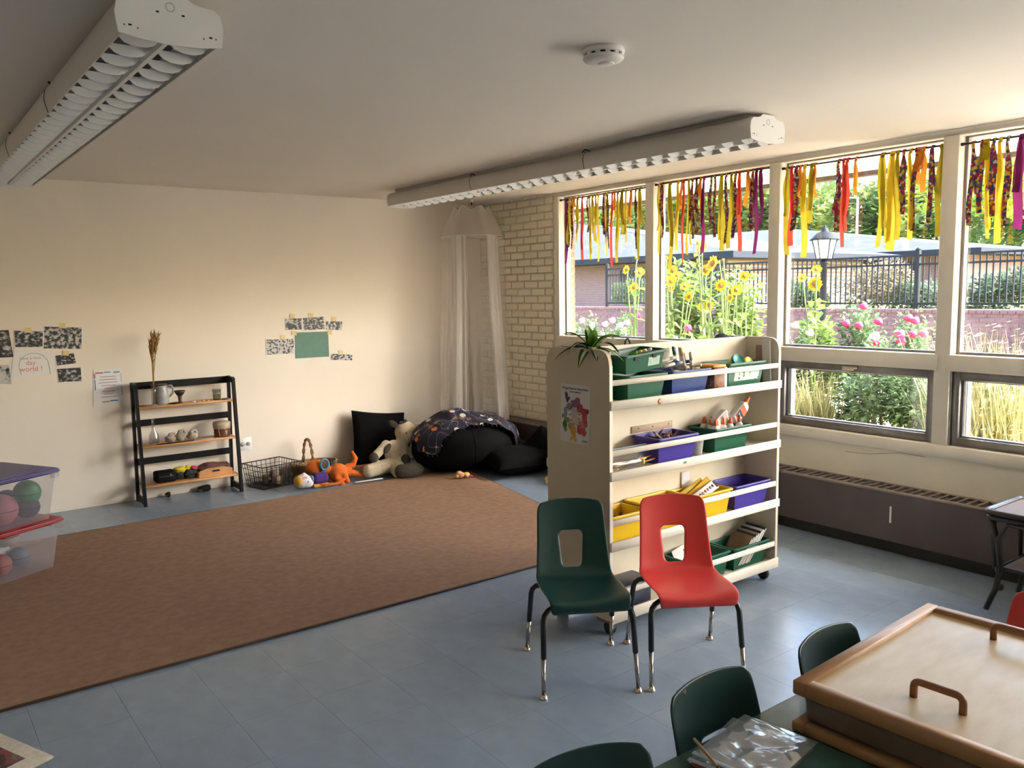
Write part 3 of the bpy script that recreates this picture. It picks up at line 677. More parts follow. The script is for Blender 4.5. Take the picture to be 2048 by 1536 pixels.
# ================================================================ CEILING FIXTURES
M_lamp = mat('fixture_white_enamel', (.66, .62, .56), .35, spec=.4)
M_louver = mat('louver_white', (.80, .79, .77), .35)
M_slot = mat('dark_slot', (.018, .016, .015), .8, spec=.15)
def fixture(xc, y0, y1, label, W=.29):
    zb = 2.31; t = thing('ceiling_light', label, 'light', (xc, (y0+y1)/2, 2.44), group='long louvered ceiling lights'); L = y0-y1
    hw = W/2; zl = zb-2.44
    prof = [(hw-.012, zl), (hw-.004, zl+.03), (hw, zl+.055), (hw-.006, zl+.085), (hw-.022, zl+.1), (hw-.035, zl+.104)]
    inn = [(a-.004, b) for a, b in reversed(prof)]
    n = 3
    for s in (-1, 1):
        for k in range(n):
            a = -L/2+L*k/n+.0015; b = -L/2+L*(k+1)/n-.0015
            pts = [(s*p, z) for p, z in prof+inn]
            o = MB().prism(pts, a, b, 'y', smooth=True).build('side_panel', M_lamp, t); autosmooth(o, 50)
    for k in range(n-1):
        y = -L/2+L*(k+1)/n
        MB().tube([(-s_*(p+.0006), y, z) for s_ in (1,) for p, z in prof]+[], .0016, 5).build('joint', M_slot, t)
        MB().tube([((p+.0006), y, z) for p, z in prof], .0016, 5).build('joint', M_slot, t)
        MB().tube([(-hw+.03, y-.03, zl+.104), (-hw+.02, y, zl+.118), (-hw+.05, y+.06, zl+.11)], .0035, 5).build('cable', M_slot, t)
    MB().box(-hw+.04, hw-.04, -L/2+.01, L/2-.01, zl+.098, zl+.106).build('top_plate', M_lamp, t)
    MB().rbox(-.09, .09, -L/2+.05, L/2-.05, zl+.106, -.0005, .003, 1).build('mounting_channel', mat('channel_enamel', (.5, .46, .41), .5), t)
    # centre reflector spine (shallow V) and parabolic blades
    MB().prism([(-.007, zl+.002), (.007, zl+.002), (.012, zl+.07), (-.012, zl+.07)], -L/2+.004, L/2-.004, 'y').build('centre_reflector', M_louver, t)
    MB().box(-hw+.03, hw-.03, -L/2+.004, L/2-.004, zl+.085, zl+.09).build('reflector_tray', mat('louver_shade_grey', (.10, .095, .09), .5), t)  # tray coloured near-black to stand in for shade between the blades
    nb = 30; wL = hw-.016-.008
    bl = MB(); ns = 7
    for i in range(ns):
        u = i/(ns-1); x = .008+wL*u; zd = zl-.004+.018*(2*u-1)**4+.002*(1-u)-.010*math.sin(PI*u)
        tp = .007*(1-.35*u)
        bl.v += [(x, -.002, zd), (x, .002, zd), (x, tp, zl+.020), (x, -tp, zl+.020)]
    for i in range(ns-1):
        k = i*4
        for j in range(4): bl.f.append((k+j, k+(j+1) % 4, k+4+(j+1) % 4, k+4+j)); bl.smooth.append(False)
    bl.f += [(3, 2, 1, 0), tuple((ns-1)*4+j for j in range(4))]; bl.smooth += [False, False]
    m1 = bl.mesh('louver_blade'); m2 = bl
    m2.v = [(-x, y, z) for x, y, z in m2.v]; m2 = m2.mesh('louver_blade')
    for k in range(nb):
        y = -L/2+L*(k+.6)/nb
        obj('louver_blade', m1, M_louver, t, (0, y, 0)); obj('louver_blade', m2, M_louver, t, (0, y, 0))
    cap = [(-hw+.004, zl-.002), (-hw*.5, zl-.012), (0, zl-.016), (hw*.5, zl-.012), (hw-.004, zl-.002), (hw+.001, zl+.03), (hw+.003, zl+.055), (hw-.004, zl+.086), (hw-.02, zl+.1), (hw*.55, zl+.104), (hw*.4, zl+.112), (hw*.3, zl+.122), (-hw*.3, zl+.122), (-hw*.4, zl+.112), (-hw*.55, zl+.104), (-hw+.02, zl+.1), (-hw+.004, zl+.086), (-hw-.003, zl+.055), (-hw-.001, zl+.03)]
    for s in (-1, 1):
        e = MB().prism(cap, s*L/2, s*(L/2+.006), 'y').build('end_cap', M_louver, t)
        for (x, z, a) in ((-.11, .022, .009), (.11, .022, .009), (-.035, .07, .008), (.035, .07, .008), (-.09, .016, .003), (.09, .016, .003), (-.125, .02, .003), (.125, .02, .003)):
            MB().box(x-a/2, x+a/2, min(s*(L/2+.0065), s*(L/2+.005)), max(s*(L/2+.0065), s*(L/2+.005)), zl+z-.0022, zl+z+.0022).build('slot', M_slot, e)
        MB().tube([(.012*math.cos(q), s*(L/2+.006), zl+.088+.012*math.sin(q)) for q in [2*PI*i/14 for i in range(14)]], .0012, 4, closed=True).build('knockout', mat('knockout_grey', (.45, .42, .38), .5), e)
    return t
fixture(-4.122, -.64, -4.34, 'long white louvered ceiling light above the brown rug')
fixture(-1.262, -.65, -4.28, 'long white louvered ceiling light in front of the windows', W=.275)
# smoke detector
sdm = mat('detector_white', (.80, .77, .72), .45)
sd_ = thing('smoke_detector', 'round white smoke detector on the ceiling', 'smoke detector', (-2.71, -4.63, H))
MB().lathe([(.0, 0), (.074, 0), (.076, -.006), (.076, -.016), (.070, -.02)], 32).build('base', sdm, sd_)
MB().lathe([(.064, -.018), (.064, -.03)], 32).build('vent_ring', M_slot, sd_)
for k in range(12):
    a = 2*PI*k/12; MB().box(-.008, .008, .062, .071, -.03, -.018, mtx=Matrix.Rotation(a, 4, 'Z')).build('vent_rib', sdm, sd_)
MB().lathe([(.072, -.028), (.074, -.034), (.068, -.042), (.05, -.048), (.03, -.05), (0, -.051)], 32).build('cover', sdm, sd_)
MB().lathe([(.028, -.0495), (.03, -.052), (.026, -.054), (0, -.055)], 20).build('test_button', sdm, sd_, loc=(.008, -.006, 0))

# ================================================================ CANOPY NET
hk = (-.35, -.36)
cn = thing('bed_canopy', 'sheer white net canopy hanging from the ceiling in the corner', 'canopy', (hk[0], hk[1], 0))
M_net = netmat('white_net', (.95, .92, .89), .19); M_net2 = netmat('white_net_double', (.96, .93, .90), .42)
M_stick = mat('canopy_wood', (.42, .25, .14), .6)
NH = 6; zt, zr = 2.36, 2.10
hexp = [(math.cos(2*PI*k/NH+.44), math.sin(2*PI*k/NH+.44)) for k in range(NH)]
MB().tube([(0, 0, H-.002), (0, 0, 2.395)], .006, 6).build('hanging_cord', M_slot, cn)
MB().lathe([(.0, 0), (.014, 0), (.014, -.02), (0, -.022)], 10).build('ceiling_hook', mat('hook_white', (.8, .78, .72), .4), cn, loc=(0, 0, H))
st = MB()
for (x, y) in hexp: MB().tube([(0, 0, 2.30), (x*.29, y*.29, zr+.01)], .006, 6).build('spreader_stick', M_stick, cn)
MB().lathe([(0, .02), (.014, .015), (.014, -.015), (0, -.02)], 8).build('stick_hub', M_stick, cn, loc=(0, 0, 2.30))
def hexr(a):
    a = (a-.44) % (2*PI/NH); return math.cos(PI/NH)/math.cos(a-PI/NH)
def top(u, v):
    a = 2*PI*u; s = .17+(.30-.17)*v; sag = .05*(abs(math.cos(NH/2*(a-.44)))**1.5-.6)*(1-v)
    r = s*hexr(a); return (r*math.cos(a), r*math.sin(a), zt+sag*.8-(zt-zr)*(v**1.1))
o = MB().grid(top, 48, 8, closeu=True).build('top_net', netmat('white_net_top', (.95, .92, .89), .30), cn)
o = MB().grid(lambda u, v: (.17*v*hexr(2*PI*u)*math.cos(2*PI*u), .17*v*hexr(2*PI*u)*math.sin(2*PI*u), zt-.02+.02*v+.04*(abs(math.cos(NH/2*(2*PI*u-.44)))**1.5-.6)*v), 48, 4, closeu=True).build('crown_net', M_net, cn)
MB().tube([top(k/48, 0) for k in range(48)], .004, 5, closed=True).build('crown_hem', M_net2, cn)
MB().tube([top(k/48, 1) for k in range(48)], .003, 5, closed=True).build('hoop', M_net2, cn)
def drape(a0, a1, folds, amp, z1, lean, seed, r0=.30, flare=.05):
    rg = random.Random(seed); ph = rg.uniform(0, 6)
    def fn(u, v):
        a = a0+(a1-a0)*u; w_ = 1.6*mnoise.noise(Vector((u*folds*1.1+ph, v*.5, seed)))+.5*mnoise.noise(Vector((u*folds*2.6+ph, v*.4, seed+9)))
        gather = 1-.0*v; r = (r0*hexr(a))*(1-.04*math.sin(PI*min(1, v*1.6)))+flare*v+amp*w_*(.25+.75*v)
        return (r*math.cos(a)+lean[0]*v, r*math.sin(a)+lean[1]*v, zr-(zr-z1)*v)
    return fn
A = math.atan2(-.8, -.6)
for (a0, a1, f, am, z1, ln, sd0, m) in ((A-1.5, A-.75, 5, .03, .40, (-.02, 0), 1, M_net), (A-.75, A-.15, 5, .03, .36, (-.02, -.02), 2, M_net2), (A-.15, A+.55, 4, .02, .40, (.0, -.02), 3, M_net), (A+.5, A+1.15, 5, .03, .36, (.03, -.03), 4, M_net2), (A+1.15, A+2.2, 5, .02, .40, (.0, 0), 5, M_net), (A+2.3, A+4.7, 9, .010, .4, (0, 0), 6, M_net)):
    MB().grid(drape(a0, a1, f, am, z1, ln, sd0), 60, 26).build('net_drape', m, cn)

# ================================================================ PAPERS ON THE BACK WALL
M_tape = mat('masking_tape', (.72, .58, .28), .7); M_paper = mat('white_paper', (.80, .77, .74), .8)
def bw(seed, sc=60, lo=.35, hi=.6):
    return rampmat('photo_print_%d' % seed, [(0, (.01, .01, .012)), (lo+.04, (.035, .035, .04)), ((lo+hi)/2+.02, (.16, .155, .155)), (hi, (.5, .48, .47)), (.8, (.62, .6, .58))], 'noise', sc*.7, .5, detail=6, interp='LINEAR', off=(seed*3.1, seed*1.7, seed), mapscale=(1, 1, 1.0+(seed % 3)*.3))
def sheet(name, label, cat, pix, m, border=None, tape=(), group=None, parts=None):
    P = [oy(a, b) for a, b in pix]
    c = sum(P, Vector())/4
    t = thing(name, label, cat, (c.x, 0, c.z), group=group)
    L = [(q.x-c.x, q.z-c.z) for q in P]
    base = MB().prism(L, -.0035, -.0015, 'y').build('paper' if border is None else 'paper_border', M_paper if border else m, t)
    if border:
        k = border; L2 = [(x*k, z*(1-(1-k)*1.6)) for x, z in L]
        MB().prism(L2, -.0042, -.0034, 'y').build('picture', m, t)
    for (x, y) in tape:
        q = oy(x, y); MB().prism([(-.022, -.017), (.02, -.022), (.026, .016), (-.018, .02)], -.0052, -.0046, 'y').build('tape_strip', M_tape, t, loc=(q.x-c.x, 0, q.z-c.z))
    return t, c
g1 = 'black and white photographs taped to the cream wall'
sheet('photo_print', 'dark photograph of a figure in leaves, above the cut-off grey photograph', 'photo', [(-14, 661), (17, 660), (27, 714), (-14, 716)], bw(1, 45, .45, .65), None, [], g1)
sheet('photo_print', 'wide photograph of a crowd left of the largest crowd photograph', 'photo', [(27, 660), (87, 662), (86, 695), (30, 695)], bw(2, 50, .42, .6), .96, [(55, 660)], g1)
sheet('photo_print', 'largest crowd photograph above the white drawing', 'photo', [(87, 652), (164, 654), (164, 699), (86, 698)], bw(3, 60, .4, .56), .97, [(124, 651)], g1)
sheet('photo_print', 'small tilted photograph with a pale banner', 'photo', [(109, 711), (148, 705), (153, 727), (114, 732)], bw(4, 70, .5, .6), .95, [(131, 706)], g1)
sheet('photo_print', 'photograph below the small tilted one', 'photo', [(113, 737), (162, 734), (164, 763), (117, 765)], bw(5, 45, .46, .62), .96, [], g1)
sheet('photo_print', 'pale grey photograph below the dark figure photograph', 'photo', [(-14, 728), (18, 728), (24, 770), (-14, 769)], bw(6, 30, .3, .45), .95, [], g1)
g2 = 'photographs around the teal card'
sheet('photo_print', 'photograph of standing people, first above the teal card', 'photo', [(569, 636.5), (604, 635), (604, 660), (570, 661)], bw(7, 60, .42, .6), .94, [(584, 632)], g2)
sheet('photo_print', 'photograph of a group, middle of three above the teal card', 'photo', [(604, 635), (648, 632), (650, 659), (606, 662)], bw(8, 60, .42, .6), .95, [(621, 631)], g2)
sheet('photo_print', 'photograph of a waving figure and crowd above the teal card', 'photo', [(650.5, 642), (685, 642), (685, 661), (651, 660)], bw(9, 60, .4, .58), .95, [(667, 638)], g2)
sheet('photo_print', 'photograph of placards with black edges beside the teal card', 'photo', [(531, 678), (588.5, 676), (588.5, 708), (532, 711)], bw(10, 70, .38, .5), .95, [(565, 674)], g2)
sheet('photo_print', 'narrow strip photograph below and beside the teal card', 'photo', [(662, 707), (705, 709), (705, 721), (661, 720)], bw(11, 55, .4, .55), .96, [(681, 705)], g2)
M_teal = mat('teal_card', (.135, .245, .20), .8, var=.06, vscale=20)
t, c = sheet('teal_card', 'plain teal paper card taped among photographs', 'card', [(589.5, 665), (656, 663), (658, 713), (591, 717)], M_teal, None, [(588, 666), (659, 665)])
t, c = sheet('childs_drawing', 'child\'s drawing of a red figure under an arch on white paper', 'drawing', [(28, 697), (108, 702), (110, 748), (22, 755)], M_paper)
M_pink = mat('pink_crayon', (.62, .22, .22), .8); M_pencil = mat('grey_pencil', (.36, .3, .3), .8)
MB().tube([(-.085+.0*k, -.0042, -.08) for k in (0,)]+[(-.095*math.cos(PI*k/10), -.0042, -.02+.09*math.sin(PI*k/10)) for k in range(11)]+[(.1, -.0042, -.09)], .0015, 4).build('arch_line', M_pencil, t)
text('drawn_words', 'have a nice', .03, M_pencil, t, (-.02, -.0038, .035), (PI/2, 0, 0)); text('drawn_words', 'day', .045, M_pink, t, (-.02, -.0038, .0), (PI/2, 0, 0)); text('drawn_words', 'world !', .05, M_pink, t, (-.02, -.0038, -.045), (PI/2, 0, 0))
t, c = sheet('notice_sheet', 'printed notice with coloured border taped beside the black bookshelf', 'notice', [(187, 741), (243, 737), (249, 803), (187, 813)], mat('notice_paper', (.80, .77, .80), .75))
for (x0, x1, z0, z1, col) in ((-.085, -.03, .105, .115, (.55, .10, .17)), (-.025, .02, .108, .116, (.10, .30, .36)), (.04, .085, .104, .114, (.10, .30, .38)), (-.095, -.088, -.02, .06, (.10, .22, .36)), (-.05, .0, -.118, -.108, (.6, .22, .1)), (.005, .06, -.113, -.103, (.08, .22, .38)), (.09, .096, -.07, .0, (.35, .33, .36)), (-.096, -.087, .07, .105, (.5, .12, .2)), (.09, .096, .03, .1, (.5, .45, .4))):
    MB().box(x0, x1, -.0044, -.0036, z0, z1).build('border_mark', mat('mark_%02d%02d%02d' % tuple(int(q*99) for q in col), col, .8), t)
for k, wd in enumerate((.055, .06, .065, .05, .03, .045, .035, .055)):
    MB().box(-wd, wd, -.0042, -.0036, .078-k*.022-.003, .078-k*.022+.003).build('print_line', mat('print_brown', (.42, .34, .34), .8), t)

# ================================================================ CURTAIN RODS AND RIBBONS
M_rod = mat('dark_rod', (.03, .022, .02), .5)
rod_lab = ['thin dark rod across the first window from the brick wall', 'thin dark rod across the second window from the brick wall', 'thin dark rod across the third window from the brick wall', 'thin dark rod across the fourth window from the brick wall']
XR = .012; ZR = (2.375, 2.385, 2.365, 2.355)
for k in range(4):
    a, b = WY[k]; r_ = thing('curtain_rod', rod_lab[k], 'rod', (XR, (a+b)/2, ZR[k]), group='curtain rods in the upper windows'); hl = (a-b)/2
    MB().tube([(0, -hl+.001, 0), (0, hl-.001, 0)], .0055, 8).build('bar', M_rod, r_)
    for s in (-1, 1): MB().tube([(0, s*(hl-.001), 0), (0, s*(hl-.018), 0)], .0095, 8).build('end_cup', M_rod, r_)
def ribmat(n, c): return leafmat('ribbon_'+n, c, tr=.35, var=.08, vscale=20, rough=.85)
def ribpat(n, off):
    m = rampmat('ribbon_'+n, [(0, (.30, .02, .05)), (.2, (.02, .03, .16)), (.34, (.62, .40, .02)), (.48, (.5, .03, .04)), (.62, (.16, .02, .13)), (.74, (.55, .5, .42)), (.84, (.55, .36, .02)), (.92, (.05, .16, .07))], 'voronoi', 75, .85, cells=True, off=(off, 0, 0))
    return m
RM = {'m': ribmat('mustard', (.42, .32, .015)), 'y': ribmat('yellow', (.66, .47, .03)), 'o': ribmat('orange', (.66, .23, .02)), 'r': ribmat('red', (.60, .05, .03)), 'p': ribmat('plum', (.17, .012, .09)), 'x': ribpat('patterned', 0)}
RN = {'m': 'mustard', 'y': 'yellow', 'o': 'orange', 'r': 'red', 'p': 'plum', 'x': 'multicoloured puzzle-print'}
W1 = [(140, 'p', 785, 24), (152, 'x', 650, 18), (163, 'y', 620, 30), (183, 'x', 660, 20), (203, 'o', 305, 32), (235, 'm', 600, 34), (275, 'r', 755, 26), (322, 'x', 520, 18), (338, 'm', 755, 24), (364, 'm', 530, 34), (390, 'y', 595, 30), (413, 'y', 770, 22), (460, 'x', 540, 26), (478, 'y', 720, 20), (492, 'x', 660, 26), (533, 'r', 810, 24), (552, 'o', 390, 24), (580, 'm', 780, 30), (615, 'm', 540, 50), (648, 'y', 605, 24), (692, 'o', 450, 42), (733, 'x', 660, 20), (766, 'm', 750, 42)]
W2 = [(700, 'y', 845, 26), (722, 'x', 745, 30), (772, 'm', 940, 40), (822, 'y', 820, 30), (846, 'o', 560, 20), (859, 'r', 895, 22), (890, 'm', 850, 26), (914, 'x', 750, 24), (940, 'x', 600, 26), (966, 'o', 555, 30), (988, 'p', 840, 26), (1035, 'x', 670, 22), (1058, 'x', 740, 24), (1100, 'm', 825, 36), (1131, 'x', 780, 20), (1165, 'm', 810, 30), (1192, 'x', 745, 24), (1215, 'r', 830, 28), (1270, 'o', 540, 34), (1302, 'x', 685, 30), (1325, 'p', 845, 30), (1352, 'p', 660, 30)]
W3 = [(108, 'm', 865, 34), (137, 'r', 810, 36), (168, 'x', 710, 34), (192, 'o', 500, 30), (220, 'y', 880, 38), (262, 'm', 660, 40), (280, 'o', 510, 26), (433, 'x', 715, 34), (462, 'r', 815, 30), (487, 'r', 630, 28), (540, 'o', 490, 22), (705, 'm', 815, 46), (768, 'y', 835, 56), (800, 'm', 770, 36), (836, 'x', 610, 32), (880, 'y', 770, 32), (914, 'x', 710, 28), (935, 'o', 420, 46), (962, 'o', 470, 34), (1015, 'x', 660, 30), (1070, 'm', 750, 32)]
W4 = [(1270, 'x', 680, 30), (1322, 'x', 600, 30), (1348, 'm', 315, 60), (1362, 'y', 760, 28), (1398, 'x', 620, 34), (1440, 'y', 790, 38), (1485, 'x', 680, 32), (1570, 'p', 700, 54), (1640, 'm', 640, 40), (1700, 'r', 700, 34)]
def ribbon(k, idx, px, col, py, wpx):
    q = ox(px, 330, 0); bt = ox(px, py, 0); sc = (q-CAM).dot(_fw)/F_PX; w_ = max(.018, wpx*sc*1.05); L = ZR[k]-bt.z
    if L < .05: L = .05
    rg = random.Random(k*100+idx)
    t = tag(bpy.data.objects.new('fabric_ribbon', None), '%s ribbon, %s from the brick wall on the %s window\'s rod' % (RN[col], ORD[idx], ORD[k]), 'ribbon', 'fabric ribbons tied along the %s window\'s rod' % ORD[k])
    m = MB(); y0 = q.y
    # loop over the rod
    m.grid(lambda u, v: (XR+.011*math.cos(-PI*.1+1.2*PI*v), y0+(u-.5)*w_*.55, ZR[k]+.011*math.sin(-PI*.1+1.2*PI*v)), 4, 7)
    m.ell((XR-.012, y0, ZR[k]-.012), (.009, w_*.32, .012), 8, 6)
    tails = [(1.0, -.012, rg.uniform(-.015, .015)), (rg.uniform(.45, .92), -.004, rg.uniform(-.03, .03))]
    for (f, xo, dy) in tails:
        LL = L*f; tw = rg.uniform(-.9, .9); ph = rg.uniform(0, 6); nn = 12; ww = w_*(1 if f == 1 else .75); cut = rg.uniform(-.3, .3)
        def fn(u, v):
            a = tw*v*1.2+.25*math.sin(ph+v*5); wd = ww*(.45+.55*min(1, v*4)); s = (u-.5)*wd
            z = ZR[k]-.012-LL*v-(cut*ww*(u-.5) if v > .99 else 0)
            return (XR-.012+xo*.4+s*math.sin(a)*.35+.008*math.sin(ph+v*7)*v, y0+dy*v+s*math.cos(a*.6)+.006*math.sin(ph*2+v*6), z)
        m.grid(fn, 4, nn)
    me = m.rawmesh('fabric_ribbon'); o = bpy.data.objects.new('fabric_ribbon', me); bpy.data.objects.remove(t) if False else None
    COL.objects.link(o)
    for kk in ('label', 'category', 'group'): o[kk] = t[kk]
    me.materials.append(RM[col]); bpy.data.objects.remove(t)
for k, (lst, s, ox0, oy0) in enumerate(((W1, 4.267, 1100, 340), (W2, 3.2, 1100, 240), (W3, 3.134, 1540, 230), (W4, 3.134, 1540, 230))):
    for i, (a, c, b, w_) in enumerate(sorted(lst)):
        ribbon(k, i, ox0+a/s, c, oy0+b/s, w_/s)
# ================================================================ CREAM SHELF UNIT ON CASTERS
M_cream = mat('cream_laminate', (.74, .66, .52), .5, var=.04, vscale=5, bump=.02, bscale=80)
M_creamedge = mat('cream_lip_paint', (.78, .72, .61), .5, var=.05, vscale=9)
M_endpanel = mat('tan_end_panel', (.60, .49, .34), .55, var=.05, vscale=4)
ux0, ux1, uy0, uy1 = -2.32, -1.065, -4.25, -3.82; UY = -4.035
UH = 1.32; U0 = .085
unit = thing('shelf_unit', 'cream double-sided wooden shelf unit on casters holding coloured bins', 'shelf', (-1.69, UY, 0))
def U(mb, name, m, parent=unit): return mb.build(name, m, parent)
def ul(x): return x+1.69
def uyl(y): return y-UY
ep = rounded([(uyl(uy0), U0), (uyl(uy1), U0), (uyl(uy1), UH), (uyl(uy0), UH)], [0, 0, .075, .075], 6)
U(MB().prism(ep, ul(ux0), ul(ux0)+.019, 'x'), 'end_panel', M_endpanel); U(MB().prism(ep, ul(ux1)-.019, ul(ux1), 'x'), 'end_panel', M_cream)
# edge banding on the visible end panel
U(MB().box(ul(ux0)+.0005, ul(ux0)+.019, uyl(uy0)-.002, uyl(uy0), U0, UH-.07), 'edge_band', M_creamedge)
U(MB().box(ul(ux0)+.019, ul(ux1)-.019, -.009, .009, U0+.02, UH), 'back_panel', M_cream)
SH = [1.075, .752, .43, .105]
for z in SH:
    for (a, b) in ((uyl(uy0)+.012, -.009), (.009, uyl(uy1)-.012)):
        U(MB().box(ul(ux0)+.019, ul(ux1)-.019, a, b, z-.016, z), 'shelf', M_cream)
for z0, z1 in ((1.053, 1.094), (.733, .775), (.410, .453), (.072, .125)):
    U(MB().rbox(ul(ux0)+.002, ul(ux1)-.002, uyl(uy0)-.012, uyl(uy0), z0, z1, .002, 1), 'shelf_lip', M_creamedge)
    U(MB().rbox(ul(ux0)+.002, ul(ux1)-.002, uyl(uy1), uyl(uy1)+.012, z0, z1, .002, 1), 'shelf_lip', M_creamedge)
for z0, z1 in ((1.160, 1.185), (.843, .869), (.522, .549), (.189, .216)):
    U(MB().rbox(ul(ux0)+.019, ul(ux1)-.019, uyl(uy0)+.001, uyl(uy0)+.012, z0, z1, .002, 1), 'retaining_rail', M_creamedge)
    U(MB().rbox(ul(ux0)+.019, ul(ux1)-.019, uyl(uy1)-.012, uyl(uy1)-.001, z0, z1, .002, 1), 'retaining_rail', M_creamedge)
M_rubber = mat('black_rubber', (.015, .014, .014), .6); M_block = mat('caster_block_wood', (.30, .13, .07), .7); M_steel = mat('steel', (.5, .48, .45), .3, metal=.9)
for (x, y) in ((ux0+.05, uy0+.05), (ux1-.05, uy0+.05), (ux0+.05, uy1-.05), (ux1-.05, uy1-.05)):
    c_ = U(MB().rbox(ul(x)-.045, ul(x)+.045, uyl(y)-.045, uyl(y)+.045, .068, .0895, .003, 1), 'caster_block', M_block)
    fk = MB().box(ul(x)-.014, ul(x)+.014, uyl(y)-.02, uyl(y)+.02, .058, .068).box(ul(x)-.017, ul(x)-.013, uyl(y)-.016, uyl(y)+.016, .02, .062).box(ul(x)+.013, ul(x)+.017, uyl(y)-.016, uyl(y)+.016, .02, .062)
    fk.build('caster_fork', M_rubber, c_)
    MB().lathe([(0, -.013), (.029, -.013), (.032, -.007), (.032, .007), (.029, .013), (0, .013)], 18, mtx=Matrix.Translation((ul(x), uyl(y), .032)) @ Matrix.Rotation(PI/2, 4, 'Y')).build('caster_wheel', M_rubber, c_)
# stickers on the lips
def disc_y(m, c, r, y, n=18): return m.lathe([(0, 0), (r, 0), (r, .0006), (0, .0006)], n, mtx=Matrix.Translation((c[0], y, c[1])) @ Matrix.Rotation(PI/2, 4, 'X'))
stk = oy(1319.5, 803, uy0-.0125)
s1 = U(disc_y(MB(), (ul(stk.x), stk.z), .0135, uyl(uy0)-.0121), 'round_sticker', mat('orange_sticker', (.62, .16, .10), .6))
disc_y(MB(), (ul(stk.x), stk.z), .007, uyl(uy0)-.0128, 10).build('hand_mark', mat('sticker_pale', (.75, .5, .42), .6), s1)
stk = oy(1370, 925, uy0-.0125)
U(MB().box(ul(stk.x)-.011, ul(stk.x)+.012, uyl(uy0)-.0126, uyl(uy0)-.0119, stk.z-.005, stk.z+.005), 'green_sticker', mat('green_sticker', (.06, .22, .13), .6))

# yoga poster on the end panel
pc = [ox(a, b, ux0) for a, b in ((1122.5, 765), (1182, 774), (1179, 893.5), (1122, 880))]
c = sum(pc, Vector())/4
pz = thing('yoga_poster', 'white poster of a colour-wheel ring of blobs titled yoga poses, on the shelf unit end', 'poster', (ux0-.0005, c.y, c.z))
MB().prism([(q.y-c.y, q.z-c.z) for q in pc], -.0012, 0, 'x').build('sheet', mat('poster_paper', (.70, .64, .60), .6), pz)
rot = (PI/2, 0, -PI/2)
M_ink = mat('black_ink', (.02, .018, .018), .7)
text('title_line', '8 Yoga Poses for Stress Relief', .0148, M_ink, pz, (-.0016, -.001, .118), rot)
text('title_line', 'with the Friendly Pals', .0088, M_ink, pz, (-.0016, .0, .102), rot)
rg = random.Random(5)
def yb(px, py): # poster zoom coordinates -> local y,z
    q = ox(1105+px/10.97, 760+py/10.97, ux0); return (q.y-c.y, q.z-c.z)
for (px, py, ry, rz_, col, ang) in ((320, 370, .010, .024, (.10, .05, .09), -.25), (365, 400, .006, .012, (.12, .06, .10), .7), (470, 520, .020, .020, (.22, .09, .16), 0), (560, 480, .018, .022, (.28, .10, .17), .5), (370, 580, .016, .018, (.24, .16, .22), 0), (290, 640, .014, .012, (.25, .30, .36), 0), (290, 750, .012, .022, (.22, .27, .33), .3), (230, 775, .006, .010, (.10, .12, .17), 0), (610, 620, .02, .024, (.42, .06, .07), 0), (690, 700, .02, .018, (.42, .04, .05), .2), (770, 700, .009, .014, (.30, .03, .04), 0), (710, 830, .016, .03, (.50, .07, .07), 0), (730, 950, .014, .022, (.50, .08, .07), 0), (330, 870, .016, .012, (.22, .28, .07), 0), (280, 960, .014, .02, (.07, .12, .02), .2), (290, 1070, .012, .014, (.22, .25, .03), 0), (390, 1000, .014, .018, (.34, .32, .07), 0), (460, 1090, .02, .024, (.62, .32, .06), 0), (470, 1200, .012, .018, (.66, .36, .06), 0), (420, 1280, .007, .014, (.66, .36, .08), .7), (500, 1310, .012, .012, (.70, .45, .08), 0), (600, 1100, .018, .022, (.48, .06, .07), 0), (690, 1150, .018, .020, (.55, .09, .08), 0), (640, 980, .02, .02, (.52, .20, .17), 0), (480, 700, .02, .022, (.50, .42, .45), 0), (500, 880, .03, .03, (.58, .46, .36), 0), (560, 600, .008, .009, (.14, .05, .12), 0), (430, 620, .009, .010, (.15, .06, .13), 0)):
    yy, zz = yb(px, py); n = 12; pts = []
    for k in range(n):
        a = 2*PI*k/n; j = 1+rg.uniform(-.18, .18); u, v = math.cos(a)*ry*j, math.sin(a)*rz_*j
        pts.append((yy+u*math.cos(ang)-v*math.sin(ang), zz+u*math.sin(ang)+v*math.cos(ang)))
    d = .0013+rg.uniform(0, .0006)
    MB().prism(pts, -d-.0004, -.0011, 'x').build('colour_blob', mat('blob_%d_%d' % (px, py), col, .7), pz)
for (px, py, s) in ((400, 755, 'Flow'), (600, 755, 'Bridge'), (600, 850, 'Boat'), (415, 875, 'Tree'), (470, 960, 'Chair'), (590, 1000, 'Warrior')):
    yy, zz = yb(px, py); text('pose_word', s, .0075, M_ink, pz, (-.0024, yy, zz), rot)
yy, zz = yb(715, 1350); text('signature', 'Oxford', .012, M_ink, pz, (-.0018, yy, zz), rot)

